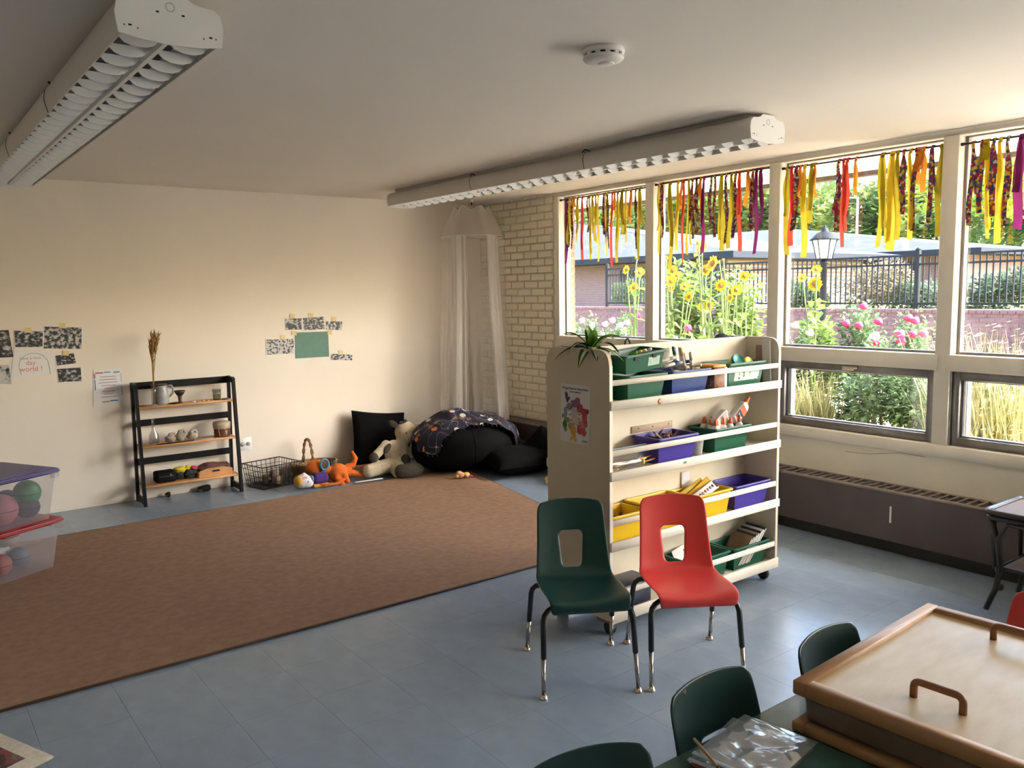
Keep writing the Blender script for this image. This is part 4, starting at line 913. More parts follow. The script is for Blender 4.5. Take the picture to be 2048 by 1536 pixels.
# ---------------------------------------------------------------- bins
def plast(n, c, r=.38): return mat('plastic_'+n, c, r, spec=.5)
P_green = plast('green', (.006, .098, .050)); P_blue = plast('blue', (.008, .042, .20)); P_purp = plast('purple', (.058, .036, .30)); P_yel = plast('yellow', (.70, .46, .008))
def bin_(label, x0, x1, yf, z, m, h=.125, depth=.185, tilt=None, group='plastic storage bins on the shelf unit', slots=False, sticker=None, yb_=None):
    """open tapered tub: x0..x1 is the rim extent, yf the front face"""
    w_ = x1-x0; t = thing('storage_bin', label, 'bin', ((x0+x1)/2, yf+depth/2, z), group=group)
    tp = .016; a, b = w_/2-.012, depth/2-.012; a2, b2 = a-tp, b-tp; th = .003
    vs = [(-a2, -b2, 0), (a2, -b2, 0), (a2, b2, 0), (-a2, b2, 0), (-a, -b, h), (a, -b, h), (a, b, h), (-a, b, h),
          (-a+th, -b+th, h), (a-th, -b+th, h), (a-th, b-th, h), (-a+th, b-th, h), (-a2+th, -b2+th, th), (a2-th, -b2+th, th), (a2-th, b2-th, th), (-a2+th, b2-th, th)]
    fs = [(3, 2, 1, 0)]+[(i, (i+1) % 4, 4+(i+1) % 4, 4+i) for i in range(4)]+[(4+i, 4+(i+1) % 4, 8+(i+1) % 4, 8+i) for i in range(4)]+[(8+i, 8+(i+1) % 4, 12+(i+1) % 4, 12+i) for i in range(4)]+[(12, 13, 14, 15)]
    body = MB().add(vs, fs).build('tub', m, t)
    md = body.modifiers.new('bevel', 'BEVEL'); md.width = .006; md.segments = 2; md.limit_method = 'ANGLE'
    ro = rounded([(-w_/2, -depth/2), (w_/2, -depth/2), (w_/2, depth/2), (-w_/2, depth/2)], .02, 4); ri = rounded([(-a+.001, -b+.001), (a-.001, -b+.001), (a-.001, b-.001), (-a+.001, b-.001)], .014, 4)
    n = len(ro); z0_, z1_ = h-.008, h+.004
    v = [(p[0], p[1], z0_) for p in ro]+[(p[0], p[1], z1_) for p in ro]+[(p[0], p[1], z1_) for p in ri]+[(p[0], p[1], z0_) for p in ri]
    f = [((i), (i+1) % n, n+(i+1) % n, n+i) for i in range(n)]+[(n+i, n+(i+1) % n, 2*n+(i+1) % n, 2*n+i) for i in range(n)]+[(2*n+i, 2*n+(i+1) % n, 3*n+(i+1) % n, 3*n+i) for i in range(n)]+[(3*n+i, 3*n+(i+1) % n, (i+1) % n, i) for i in range(n)]
    rm = MB().add(v, f).build('rim', m, t)
    md = rm.modifiers.new('bevel', 'BEVEL'); md.width = .003; md.segments = 2; md.limit_method = 'ANGLE'
    if slots:
        for sx in (-.06, .06):
            MB().prism(rounded([(sx-.012, h-.028), (sx+.012, h-.028), (sx+.012, h-.008), (sx-.012, h-.008)], [.006, .006, 0, 0], 3), -b-.0015, -b+.004, 'y').build('slot', M_black, t)
    if sticker:
        sx0, sx1, sz0, sz1, mm = sticker; k = tp/h
        yy = lambda z_: -(b2+k*z_)-.0008
        MB().add([(sx0, yy(sz0), sz0), (sx1, yy(sz0), sz0), (sx1, yy(sz1), sz1), (sx0, yy(sz1), sz1)], [(0, 1, 2, 3)]).build('paper_label', mm, t)
    if tilt: t.rotation_euler = tilt
    return t
M_label = mat('pale_bin_label', (.42, .55, .46), .6, var=.2, vscale=30)
M_label2 = rampmat('scribbled_label', [(0, (.05, .10, .08)), (.36, (.05, .1, .08)), (.40, (.50, .66, .56)), (1, (.55, .7, .6))], 'noise', 38, .6, detail=4, interp='LINEAR')
YF = uy0+.015
# top shelf
b1 = bin_('green bin carrying a second green bin, at the poster end', -2.19, -1.915, YF, SH[0], P_green, .115)
b2 = bin_('green bin with dark slots stacked tilted on another green bin', -2.20, -1.915, YF+.002, SH[0]+.135, P_green, .085, .18, tilt=(R(2), R(-4.5), 0), slots=True, sticker=(.025, .10, .02, .062, M_label))
b3 = bin_('blue bin full of white markers', -1.895, -1.60, YF, SH[0], P_blue, .115)
b4 = bin_('green bin with scribbled label holding modelling-dough cups', -1.475, -1.16, YF, SH[0], P_green, .125, sticker=(-.09, .11, .035, .10, M_label2))
# second shelf
b5 = bin_('purple bin full of crayon stubs in front of the wooden ruler', -1.985, -1.69, YF, SH[1], P_purp, .125)
b6 = bin_('green bin crowded with white glue bottles', -1.575, -1.275, YF, SH[1], P_green, .125)
# third shelf
b7 = bin_('yellow bin of black clips at the poster end', -2.29, -2.05, YF, SH[2], P_yel, .125)
b8 = bin_('empty yellow bin between the other two yellow bins', -2.04, -1.73, YF, SH[2], P_yel, .135)
b9 = bin_('yellow bin of watercolour trays', -1.715, -1.42, YF, SH[2], P_yel, .128)
b10 = bin_('empty purple bin beside the watercolour bin', -1.41, -1.10, YF, SH[2], P_purp, .128)
# fourth shelf
b11 = bin_('green bin holding one white sheet', -1.76, -1.43, YF, SH[3], P_green, .125)
b12 = bin_('green bin of thin books and folders', -1.41, -1.10, YF, SH[3], P_green, .122)
# ---- contents
M_mk = mat('marker_white', (.72, .68, .60), .4)
def marker(loc, d, col, label, group, L=.125, r=.008):
    t = thing('marker', label, 'marker', loc, group=group); q = Vector(d).normalized().to_track_quat('Z', 'Y'); t.rotation_euler = q.to_euler()
    MB().lathe([(0, 0), (r, .001), (r, L*.68), (r*.9, L*.7), (0, L*.7)], 10).build('barrel', M_mk, t)
    MB().lathe([(r*1.08, L*.66), (r*1.08, L*.95), (r*.7, L), (0, L)], 10).build('cap', mat('cap_%s' % '_'.join(str(int(k*99)) for k in col), col, .4), t)
    return t
rg = random.Random(3); g = 'markers heaped in the blue bin'
zt_ = SH[0]+.10
cols = [((.02, .05, .25), 'white marker with dark blue cap heaped in the blue bin'), ((.03, .12, .10), 'white marker with dark green cap heaped in the blue bin'), ((.68, .60, .44), 'white marker with cream cap heaped in the blue bin'), ((.5, .35, .2), 'white marker with tan cap heaped in the blue bin'), ((.6, .2, .15), 'white marker with red cap heaped in the blue bin'), ((.75, .72, .68), 'all-white marker heaped in the blue bin')]
mk = [(-1.86, .00, .035, (1, .1, .12), 0), (-1.84, .035, .03, (1, .2, .06), 1), (-1.82, .07, .035, (1, -.1, .1), 0), (-1.85, .05, .055, (1, .0, .12), 5), (-1.86, -.02, .0, (1, .3, -.05), 2), (-1.80, -.01, .01, (1, .4, -.12), 2), (-1.76, .06, .03, (.8, -.7, .0), 3), (-1.74, .02, .02, (.9, -.3, -.06), 2), (-1.70, .0, .0, (-.25, .1, 1), 3), (-1.68, .04, .0, (-.2, .0, 1), 5), (-1.66, -.01, -.02, (-.3, -.1, 1), 2), (-1.645, .03, -.03, (-.25, .1, 1), 4), (-1.72, .06, .0, (.3, .2, 1), 5), (-1.80, .03, .0, (.9, .1, -.1), 5), (-1.75, -.03, .0, (.8, .2, -.1), 3), (-1.83, -.045, .0, (1, .25, -.02), 2), (-1.79, .02, .045, (1, -.15, .05), 0), (-1.71, .055, .02, (.5, -.8, .1), 2), (-1.73, -.02, .025, (.9, .35, -.05), 4), (-1.69, .06, .0, (-.1, .2, 1), 1)]
for (x, dy, dz, d, ci) in mk: marker((x, YF+.085+dy, zt_+dz), d, cols[ci][0], cols[ci][1], g)
g = 'bright markers in the tilted green bin'
for (x, dx, col, nm) in ((-2.115, 0, (.12, .5, .05), 'lime green'), (-2.085, 0, (.7, .42, .1), 'yellow'), (-2.055, 0, (.72, .68, .5), 'cream'), (-2.02, 0, (.72, .74, .72), 'white')):
    marker((x-.05, YF+.12, SH[0]+.17+(x+2.115)*.1), (.5, -.7, .42), col, 'marker with %s cap in the tilted green bin' % nm, g)
def cup(loc, rot, col, lid, label, group='modelling-dough cups in the labelled green bin'):
    t = thing('dough_cup', label, 'cup', loc, group=group); t.rotation_euler = rot
    MB().lathe([(0, 0), (.03, 0), (.034, .055)], 20).build('tub', mat('cup_'+lid[0], col, .4), t)
    MB().lathe([(.037, .05), (.037, .066), (.034, .068), (.032, .064), (0, .064)], 20).build('lid', mat('lid_'+lid[0], lid[1], .4), t)
cup((-1.345, YF+.09, SH[0]+.105), (R(58), 0, R(-10)), (.66, .42, .05), ('teal', (.02, .24, .21)), 'yellow dough cup with a teal lid lying in the green bin')
cup((-1.255, YF+.10, SH[0]+.085), (R(60), 0, R(5)), (.6, .5, .1), ('mustard', (.62, .47, .02)), 'dough cup with a mustard yellow lid lying in the green bin')
# carton between blue and green bins
M_carton = rampmat('brown_carton_print', [(0, (.09, .035, .02)), (.42, (.16, .07, .03)), (.5, (.35, .18, .08)), (.58, (.2, .05, .03)), (.66, (.4, .3, .24))], 'noise', 30, .6, detail=4, interp='LINEAR')
ct = thing('food_carton', 'brown printed carton with an orange top between the blue and green bins', 'box', (-1.535, YF+.08, SH[0]))
MB().rbox(-.048, .035, -.075, .06, 0, .115, .003, 1).build('box', M_carton, ct); MB().rbox(-.05, .05, -.07, .055, .1155, .128, .002, 1).build('box_lid', mat('carton_orange', (.66, .33, .05), .5), ct)
MB().box(.0355, .055, -.072, .055, .0, .115).build('side_flap', mat('carton_white_side', (.66, .66, .7), .5), ct)
# white folders standing at the right end of the top shelf
fd = thing('paper_folder', 'white folder leaning upright against the inner end of the top shelf', 'folder', (ux1-.032, YF+.035, SH[0])); fd.rotation_euler = (R(-3), 0, 0)
MB().rbox(-.006, .0, -.02, .035, 0, .235, .002, 1).build('cover', mat('lilac_white_card', (.68, .66, .72), .6), fd); MB().box(-.010, -.0065, -.018, .03, 0, .222).build('sheet', M_paper, fd)
fd2 = thing('brown_board', 'brown board standing behind the white folder on the top shelf', 'board', (ux1-.0255, YF+.075, SH[0])); MB().rbox(-.003, .003, -.035, .05, 0, .2, .001, 1).build('board', mat('brown_board', (.34, .22, .16), .7), fd2)
# loose card under the first bin
lc = MB().rbox(-.05, .05, -.03, .03, 0, .003, .001, 1).build('paper_card', mat('kraft_card', (.5, .40, .28), .8), None, (-2.235, YF+.02, SH[0]+.0005)); tag(lc, 'small kraft card lying beside the stacked green bins', 'card')
# ruler
rl = thing('wooden_ruler', 'wooden ruler standing on edge behind the purple bin', 'ruler', (-1.83, UY-.012, SH[1]+.133)); MB().rbox(-.145, .145, -.003, .002, 0, .034, .0008, 1).build('rule', mat('ruler_wood', (.50, .36, .26), .6), rl)
for x in (-.10, .0, .115): MB().lathe([(0, 0), (.0035, 0), (.0035, .0008), (0, .0008)], 8, mtx=Matrix.Translation((x, -.003, .02)) @ Matrix.Rotation(PI/2, 4, 'X')).build('punch_hole', M_black, rl)
rl.location.y = UY-.0125
rl.rotation_euler = (0, 0, 0)
# crayons in the purple bin
g = 'crayon stubs in the purple bin'; rg = random.Random(8)
CR = MB().lathe([(0, 0), (.0045, 0), (.0045, .05), (.0025, .055), (.001, .06), (0, .06)], 8).mesh('crayon_wax')
WR = MB().lathe([(.0049, .006), (.0049, .04)], 8).mesh('paper_wrapper')
for k in range(34):
    nm, col = rg.choice((('brown', (.20, .08, .05)), ('dusty pink', (.42, .17, .13)), ('black', (.03, .025, .03)), ('cream', (.62, .55, .5)), ('dark red', (.25, .04, .04))))
    t = thing('crayon', '%s crayon stub in the purple bin' % nm, 'crayon', (-1.92+rg.uniform(0, .15), YF+.05+rg.uniform(0, .09), SH[1]+.102+rg.uniform(0, .014)), group=g)
    t.rotation_euler = (rg.uniform(.7, 2.3), 0, rg.uniform(0, 6.28))
    cm_ = CR.copy(); obj('wax', cm_, mat('wax_'+nm, col, .5), t); wm = WR.copy(); obj('paper_wrapper', wm, mat('wrap_'+nm, [q*.75 for q in col], .8), t)
# clear zip bag with pencils at the left of the second shelf
M_clear = glassmat('clear_plastic_bag', (.86, .86, .87), .20, .2)
zb = thing('plastic_bag', 'clear plastic bag of orange pencils at the poster end of the second shelf', 'bag', (-2.14, YF+.07, SH[1]))
def bagf(s):
    def fn(u, v):
        x = -.145+.29*u; z = .004+.10*v; bulge = .055*math.sin(PI*u)**.5*(1-v*.75)*math.sin(PI*min(1, .15+v))
        return (x, s*bulge+.004*mnoise.noise(Vector((x*30, z*30, s))), z)
    return fn
for s in (-1, 1): MB().grid(bagf(s), 18, 10).build('film', M_clear, zb)
MB().box(-.14, .14, -.004, .004, .1, .104).build('zip_strip', mat('zip_blue', (.35, .42, .5), .4), zb)
g = 'pencils inside the clear bag'
pm = MB().lathe([(0, 0), (.0038, 0), (.0038, .14), (.0015, .155), (0, .158)], 6, smooth=False).mesh('pencil_shaft')
for k, (col, nm, x, y, z, a) in enumerate((((.60, .22, .06), 'orange', -2.10, .03, .02, .05), ((.60, .22, .06), 'orange', -2.11, .04, .032, .1), ((.1, .12, .15), 'dark grey', -2.2, .03, .015, -.1), ((.1, .12, .15), 'dark grey', -2.22, .06, .012, .2), ((.55, .45, .12), 'dull yellow', -2.19, .05, .022, .0))):
    t = thing('pencil', '%s pencil inside the clear plastic bag' % nm, 'pencil', (x-.01, YF+y+.01, SH[1]+z), group=g); t.rotation_euler = (0, R(86), a)
    mm = pm.copy(); obj('shaft', mm, mat('pencil_'+nm, col, .5), t); MB().lathe([(.004, -.012), (.004, 0), (0, 0)], 6).build('eraser', mat('eraser_pink', (.6, .3, .28), .7), t)
tw = thing('twist_tie', 'yellow twist tie around the orange pencils', 'tie', (-2.05, YF+.04, SH[1]+.028)); MB().rbox(-.008, .008, -.008, .008, -.014, .014, .003, 1).rbox(-.02, .02, -.006, .006, .012, .02, .002, 1).build('band', mat('yellow_tie', (.62, .5, .08), .6), tw)
# white paper cup
pcup = thing('paper_cup', 'small white printed cup between the purple and green bins', 'cup', (-1.632, YF+.075, SH[1])); MB().lathe([(0, 0), (.029, 0), (.037, .078), (.041, .08), (.041, .085), (.036, .085), (.028, .004), (0, .004)], 22).build('cup', rampmat('cup_print', [(0, (.5, .48, .5)), (.42, (.62, .6, .62)), (.5, (.74, .72, .72))], 'noise', 40, .5, interp='LINEAR'), pcup)
MB().lathe([(0, .06), (.034, .06)], 18).build('contents', mat('cup_brown', (.3, .2, .16), .8), pcup)
# glue bottles
M_glue = mat('glue_white', (.78, .75, .72), .35); M_tip = mat('glue_orange', (.72, .14, .03), .4)
def tipmesh(s): return MB().lathe([(.0, 0), (.009*s, 0), (.010*s, .006*s), (.0085*s, .02*s), (.004*s, .032*s), (.0025*s, .036*s), (0, .037*s)], 12)
g = 'small glue bottles standing in the green bin'
TM = tipmesh(1).mesh('tip'); BM_ = MB().lathe([(0, 0), (.02, 0), (.022, .006), (.022, .05), (.012, .068), (.010, .072), (0, .072)], 14).mesh('bottle')
spots = [(400, 640), (430, 640), (545, 650), (740, 640), (710, 700), (885, 720), (965, 745), (1010, 690), (1150, 700), (1190, 640), (1335, 665), (1580, 600), (1505, 520)]
for k, (a, b) in enumerate(spots):
    px, py = 1370+a/13.96, 800+(b+45)/13.96
    q = oz(px, py, SH[1]+.128); q.y = min(max(q.y, YF+.048), YF+.138); q.x = min(max(q.x, -1.528), -1.322)
    t = thing('glue_bottle', 'small white glue bottle with an orange tip standing in the green bin', 'glue', (q.x, q.y, SH[1]+.066), group=g)
    obj('bottle', BM_, M_glue, t); obj('tip', TM, M_tip, t, (0, 0, .07))
def bigglue(loc, rot, label, tip, print_):
    t = thing('large_glue_bottle', label, 'glue', loc, group='large glue bottles lying on the small ones'); t.rotation_euler = rot
    prof = rounded([(-.033, 0), (.033, 0), (.033, .105), (.015, .125), (-.015, .125), (-.033, .105)], [.01, .01, .02, .004, .004, .02], 3)
    o = MB().prism(prof, -.021, .021, 'y').build('bottle', M_glue, t); md = o.modifiers.new('bevel', 'BEVEL'); md.width = .012; md.segments = 3; md.limit_method = 'ANGLE'; md.angle_limit = R(60)
    if tip: MB().lathe([(0, .122), (.014, .122), (.015, .135), (.012, .142), (.008, .146), (.006, .165), (.003, .172), (0, .173)], 14).build('tip', M_tip, t)
    if print_ == 'front':
        l = MB().box(-.029, .029, -.0217, -.0207, .012, .095).build('paper_label', mat('glue_label_orange', (.62, .13, .06), .5), t)
        MB().box(-.029, .029, -.0222, -.0216, .02, .058).build('label_band', mat('glue_label_navy', (.02, .025, .07), .5), l)
        text('label_word', 'Glue-All', .0135, M_glue, l, (0, -.0224, .040), (PI/2, 0, 0))
    else:
        l = MB().box(-.029, .029, -.0217, -.0207, .015, .09).build('paper_label', mat('glue_label_tan', (.42, .31, .26), .6), t)
        for k in range(7): MB().box(.002+k*.0035, .004+k*.0035, -.0222, -.0216, .055, .078).build('barcode_line', M_ink, l)
        MB().lathe([(0, -.001), (.026, -.001), (.026, .001), (0, .001)], 18).build('base_disc', mat('glue_base', (.62, .64, .72), .4), t)
bigglue((-1.345, YF+.075, SH[1]+.145), (R(8), R(50), R(8)), 'large white glue bottle with orange tip and navy label', True, 'front')
bigglue((-1.395, YF+.085, SH[1]+.178), (R(5), R(-112), R(4)), 'large white glue bottle lying base outward, showing its barcode', False, 'back')
# black clips in the first yellow bin
g = 'black clips in the yellow bin'; rg = random.Random(2)
KM = MB().tube([(0, 0, 0), (.012, 0, .006), (.024, .002, 0), (.012, .004, -.006), (.002, .004, -.002)], .003, 5).mesh('clip_wire')
for k in range(16):
    o = obj('wire_clip', KM, mat('clip_dark', (.04, .035, .04), .5), None, (-2.25+rg.uniform(0, .15), YF+.05+rg.uniform(0, .08), SH[2]+.085+rg.uniform(0, .02)), (rg.uniform(0, 3), rg.uniform(0, 3), rg.uniform(0, 6)))
    tag(o, 'small dark wire clip heaped in the yellow bin', 'clip', g)
# watercolour sets in the third yellow bin
def paintset(loc, rot, label, pans=True, col=(.78, .74, .70)):
    t = thing('watercolour_tray', label, 'paint set', loc, group='watercolour trays in the yellow bin'); t.rotation_euler = rot
    MB().rbox(-.11, .11, -.004, .004, 0, .05, .003, 1).build('tray', mat('tray_%d' % int(col[2]*100), col, .4), t)
    if pans:
        for k, c_ in enumerate(((.05, .06, .12), (.06, .08, .14), (.08, .10, .16), (.30, .22, .14), (.30, .05, .08), (.32, .06, .13), (.10, .10, .2), (.04, .04, .07))):
            x = -.088+k*.023; MB().lathe([(0, 0), (.0085, 0), (.0085, .001), (0, .001)], 12, mtx=Matrix.Translation((x, -.004, .025)) @ Matrix.Rotation(PI/2, 4, 'X')).build('paint_pan', mat('pan_%d' % k, c_, .4), t)
        MB().box(.092, .106, -.0048, -.0038, .006, .044).build('black_mark', M_ink, t)
    return t
ys = mat('paint_yellow_case', (.68, .43, .02), .4)
paintset((-1.555, YF+.06, SH[2]+.10), (R(-42), R(-14), R(8)), 'white watercolour tray with round paint pans leaning in the yellow bin')
paintset((-1.565, YF+.095, SH[2]+.10), (R(-35), R(-22), R(4)), 'yellow watercolour tray leaning behind the white one', False, (.68, .43, .02))
paintset((-1.60, YF+.12, SH[2]+.10), (R(-30), R(-18), R(2)), 'yellow watercolour tray at the back of the yellow bin', False, (.60, .40, .05))
cd_ = MB().rbox(-.03, .03, -.001, .001, 0, .19, .0006, 1).build('white_card', mat('white_card', (.70, .69, .76), .7), None, (-1.585, UY-.016, SH[2]+.02)); tag(cd_, 'white card standing against the back panel behind the watercolours', 'card')
# fourth shelf
wsheet = MB().rbox(-.09, .09, -.0008, .0008, 0, .13, .0004, 1).build('paper_sheet', M_paper, None, (-1.63, YF+.12, SH[3]+.03), (R(-25), 0, R(18))); tag(wsheet, 'white sheet lying in the green bin', 'paper')
g = 'thin books leaning in the green bin'
for k, (col, nm) in enumerate((((.22, .13, .07), 'brown'), ((.25, .15, .09), 'light brown'), ((.03, .03, .03), 'black'), ((.40, .36, .30), 'grey'), ((.02, .02, .025), 'glossy black'), ((.72, .70, .68), 'white'), ((.03, .03, .035), 'dark charcoal'))):
    bk = thing('thin_book', 'thin %s book leaning in the green bin on the lowest shelf' % nm, 'book', (-1.345+k*.0145, YF+.09, SH[3]+.022), group=g); bk.rotation_euler = (0, R(38), R(-6))
    MB().rbox(-.004, .004, -.07, .07, .0, .165+.008*k, .001, 1).build('cover', mat('book_'+nm, col, .5), bk); MB().box(-.0028, .0028, -.0705, .068, .003, .163+.008*k).build('pages', M_paper, bk)
kt = thing('dark_tray', 'dark blue plastic tray with a rim on the lowest shelf behind the chairs', 'tray', (-2.13, YF+.06, SH[3]))
MB().rbox(-.12, .11, -.05, .08, 0, .10, .01, 2).build('tub', mat('dark_blue_plastic', (.018, .022, .04), .4), kt); MB().rbox(-.13, .12, -.06, .09, .1, .115, .006, 2).build('lid', mat('dark_tray_lid', (.012, .014, .022), .4), kt)
# plant in a white pot behind the end panel
M_pl = mat('plant_leaf', (.10, .27, .02), .4, var=.2, vscale=30); M_plv = mat('plant_leaf_stripe', (.62, .70, .34), .45); M_pld = mat('plant_leaf_dark', (.03, .085, .018), .4)
pot = thing('potted_plant', 'striped green dracaena in a white pot on top of the shelf unit', 'plant', (-2.243, -4.105, SH[0]))
MB().lathe([(0, 0), (.038, 0), (.044, .02), (.053, .222), (.056, .224), (.056, .234), (.050, .234), (.047, .2), (0, .2)], 26).build('pot', mat('pot_white', (.66, .60, .50), .45), pot)
MB().lathe([(0, .205), (.048, .205)], 18).build('potting_soil', mat('soil_dark', (.05, .035, .025), .9), pot)
def leaf(p0, d, L, droop, w_, m, stripe):
    d = Vector(d).normalized(); hz = Vector((d.x, d.y, 0)); hz = hz.normalized() if hz.length > .01 else Vector((1, 0, 0)); s = Vector((-hz.y, hz.x, 0)); pts = []; n = 9
    P = [Vector(p0)+d*L*(k/n)-Vector((0, 0, 1))*droop*L*(k/n)**2.2*1.0+hz*0 for k in range(n+1)]
    def fn(u, v, off=0.0, ww=1.0):
        i = min(n-1, int(v*n)); f = v*n-i; p = P[i].lerp(P[i+1], f); wd = w_*ww*math.sin(PI*min(1, .12+.88*v)**.8)**.7; q = p+s*(u-.5)*2*wd+Vector((0, 0, abs(u-.5)*wd*.7+off)); return tuple(q)
    lf = MB().grid(fn, 5, 12).build('leaf', m, pot)
    if stripe: MB().grid(lambda u, v: fn(.5+(u-.5)*.36, v, .002), 3, 12).build('leaf_stripe', M_plv, lf)
c0 = (0, 0, .25); rt = Vector((_rt.x, _rt.y, 0)).normalized(); fwd = Vector((_fw.x, _fw.y, 0)).normalized()
def dirn(r, f, z): v = rt*r+fwd*f; return (v.x, v.y, z)
for (r, f, z, L, dr, w_, m, st_) in ((-1, 0, .75, .20, .55, .014, M_pl, 1), (-.45, .1, 1.2, .17, .35, .014, M_pl, 1), (.35, 0, 1.2, .13, .1, .016, M_pl, 1), (1, .1, .6, .20, .6, .016, M_pl, 1), (1, -.3, .9, .19, .75, .016, M_pl, 1), (-.8, -.3, .45, .15, .9, .014, M_pld, 1), (.1, -1, .3, .12, .9, .018, M_pld, 1), (.5, -1, .2, .12, .9, .016, M_pld, 1), (-1, .4, .2, .17, .7, .012, M_pld, 0), (1, -.5, .1, .14, .6, .013, M_pld, 1), (.9, .5, .4, .17, .8, .013, M_pld, 1), (-.6, -.9, .1, .11, .9, .015, M_pld, 1), (-.2, .6, 1.1, .14, .3, .013, M_pl, 1), (.15, -.5, 1, .12, .3, .014, M_pl, 1), (-.7, .8, .3, .16, .7, .013, M_pld, 0)):
    leaf(tuple(rt*-.035+Vector((0, 0, .235))), dirn(r, f, z*1.7+.1), L*1.15, dr*.9, w_*1.75, m, st_)
MB().tube([(0, 0, .2), tuple(rt*-.035+Vector((0, 0, .26)))], .012, 8).build('stem', M_pl, pot)
# a dark handled basket and a dark cushion on the other side, peeking over the back panel
hb = oy(1255, 690, -3.93)
bk = thing('dark_basket', 'dark basket whose black loop handle shows over the back panel', 'basket', (hb.x, -3.93, SH[0]))
MB().lathe([(0, 0), (.06, 0), (.075, .14), (.07, .14), (.056, .006), (0, .006)], 18).build('bowl', M_black, bk)
MB().tube([(.03*math.cos(a)*1.0, 0, .13+.135*math.sin(a)) for a in [PI*k/12 for k in range(13)]], .004, 6).build('handle', M_black, bk)
hb = oy(1443, 674, -3.93); bk = thing('dark_bundle', 'dark folded cloth bundle showing just over the back panel', 'cloth', (hb.x, -3.925, SH[0])); MB().ell((0, 0, .14), (.11, .07, .118), 18, 10, wob=.2).build('cloth', mat('navy_cloth', (.03, .035, .06), .9), bk)
# ================================================================ CHAIRS
M_shellg = mat('green_chair_plastic', (.006, .030, .026), .34, bump=.02, bscale=400, spec=.38); M_shellr = mat('red_chair_plastic', (.57, .040, .034), .40, bump=.02, bscale=400)
M_tube = mat('black_tube', (.010, .010, .011), .35); M_chrome = mat('chrome_leg', (.42, .38, .34), .22, metal=1.0); M_glide = mat('glide_metal', (.62, .56, .46), .25, metal=1.0)
_shell = {}
def shell_mesh():
    # side profile (y forward negative, z): from front lip over the seat up the back
    prof = [(-.215, .335), (-.225, .352), (-.218, .366), (-.19, .371), (-.14, .368), (-.08, .363), (-.02, .358), (.04, .355), (.085, .358), (.118, .372), (.138, .398), (.150, .43), (.160, .47), (.170, .51), (.180, .55), (.190, .59), (.200, .63), (.207, .665), (.211, .685)]
    half = [.15, .158, .163, .167, .170, .172, .172, .170, .168, .166, .163, .160, .157, .154, .152, .150, .148, .143, .128]
    # resample finely
    def samp(arr, t):
        f = t*(len(arr)-1); i = min(int(f), len(arr)-2); u = f-i; g_ = lambda k: arr[max(0, min(len(arr)-1, k))]
        def cr(a, b, c_, d): return .5*((2*b)+(-a+c_)*u+(2*a-5*b+4*c_-d)*u*u+(-a+3*b-3*c_+d)*u**3)
        if isinstance(arr[0], tuple): return tuple(cr(g_(i-1)[k], g_(i)[k], g_(i+1)[k], g_(i+2)[k]) for k in range(2))
        return cr(g_(i-1), g_(i), g_(i+1), g_(i+2))
    nv = 60; va, vb = .555, .785; vs = []; fs = []; ns, nm = 6, 6; cols = ns+nm+ns+1
    for j in range(nv):
        v = j/(nv-1); y, z = samp(prof, v); hw = samp(half, v)
        t = max(0, min(1, (v-va)/(vb-va))); hh = (.040+.014*t)
        e = min(t, 1-t)
        if 0 < t < 1 and e < .14: hh *= math.sqrt(max(.0, 1-((.14-e)/.14)**2*.55))
        else:
            if not 0 < t < 1: hh *= .67
        back = max(0, min(1, (v-.45)/.1))
        for k in range(cols):
            if k <= ns: x = -hw+(hw-hh)*k/ns
            elif k <= ns+nm: x = -hh+2*hh*(k-ns)/nm
            else: x = hh+(hw-hh)*(k-ns-nm)/ns
            q = abs(x)/.16
            dz = (1-back)*.014*q**2.2 if v > .06 else 0; dy = -back*.028*q**2
            dz -= .020*q**2.4*max(0, (v-.86)/.14)
            vs.append((x, y+dy, z+dz))
    for j in range(nv-1):
        vm = (j+.5)/(nv-1)
        for k in range(cols-1):
            if va < vm < vb and ns <= k < ns+nm: continue
            fs.append((j*cols+k, j*cols+k+1, (j+1)*cols+k+1, (j+1)*cols+k))
    m = MB(); m.add(vs, fs, smooth=True)
    bm = bmesh.new(); me = m.mesh('shell'); bm.from_mesh(me)
    bmesh.ops.delete(bm, geom=[v for v in bm.verts if not v.link_faces], context='VERTS'); bm.to_mesh(me); bm.free(); return me
SHELL = shell_mesh(); SHELL_R = SHELL.copy()
def leg_parts():
    out = []
    for sx in (-1, 1):
        for sy in (-1, 1):
            fx, fy = sx*.19, sy*.225
            top = [(sx*.10, sy*.13 if sy < 0 else .10, .338), (sx*.140, sy*.15 if sy < 0 else .115, .336), (sx*.160, sy*.162 if sy < 0 else .128, .329), (sx*.174, sy*.17 if sy < 0 else .138, .314), (sx*.180, sy*.176 if sy < 0 else .146, .292)]
            P = [Vector(p) for p in top]; F = Vector((fx, fy, .012)); a = P[-1]
            mid = a.lerp(F, .50)
            out.append((MB().tube(P+[mid], .0115, 10).mesh('leg'), MB().tube([mid+(a-mid)*.02, F], [.0095, .0085], 10).mesh('chrome_insert'),
                        MB().lathe([(0, 0), (.017, 0), (.018, .004), (.014, .012), (.008, .018), (0, .019)], 14, c=(fx, fy, 0)).mesh('glide')))
    return out
LEGS = leg_parts()
FRAME = MB().tube([(-.10, -.13, .338), (.10, -.13, .338)], .0105, 8).tube([(-.10, .10, .338), (.10, .10, .338)], .0105, 8).mesh('seat_frame')
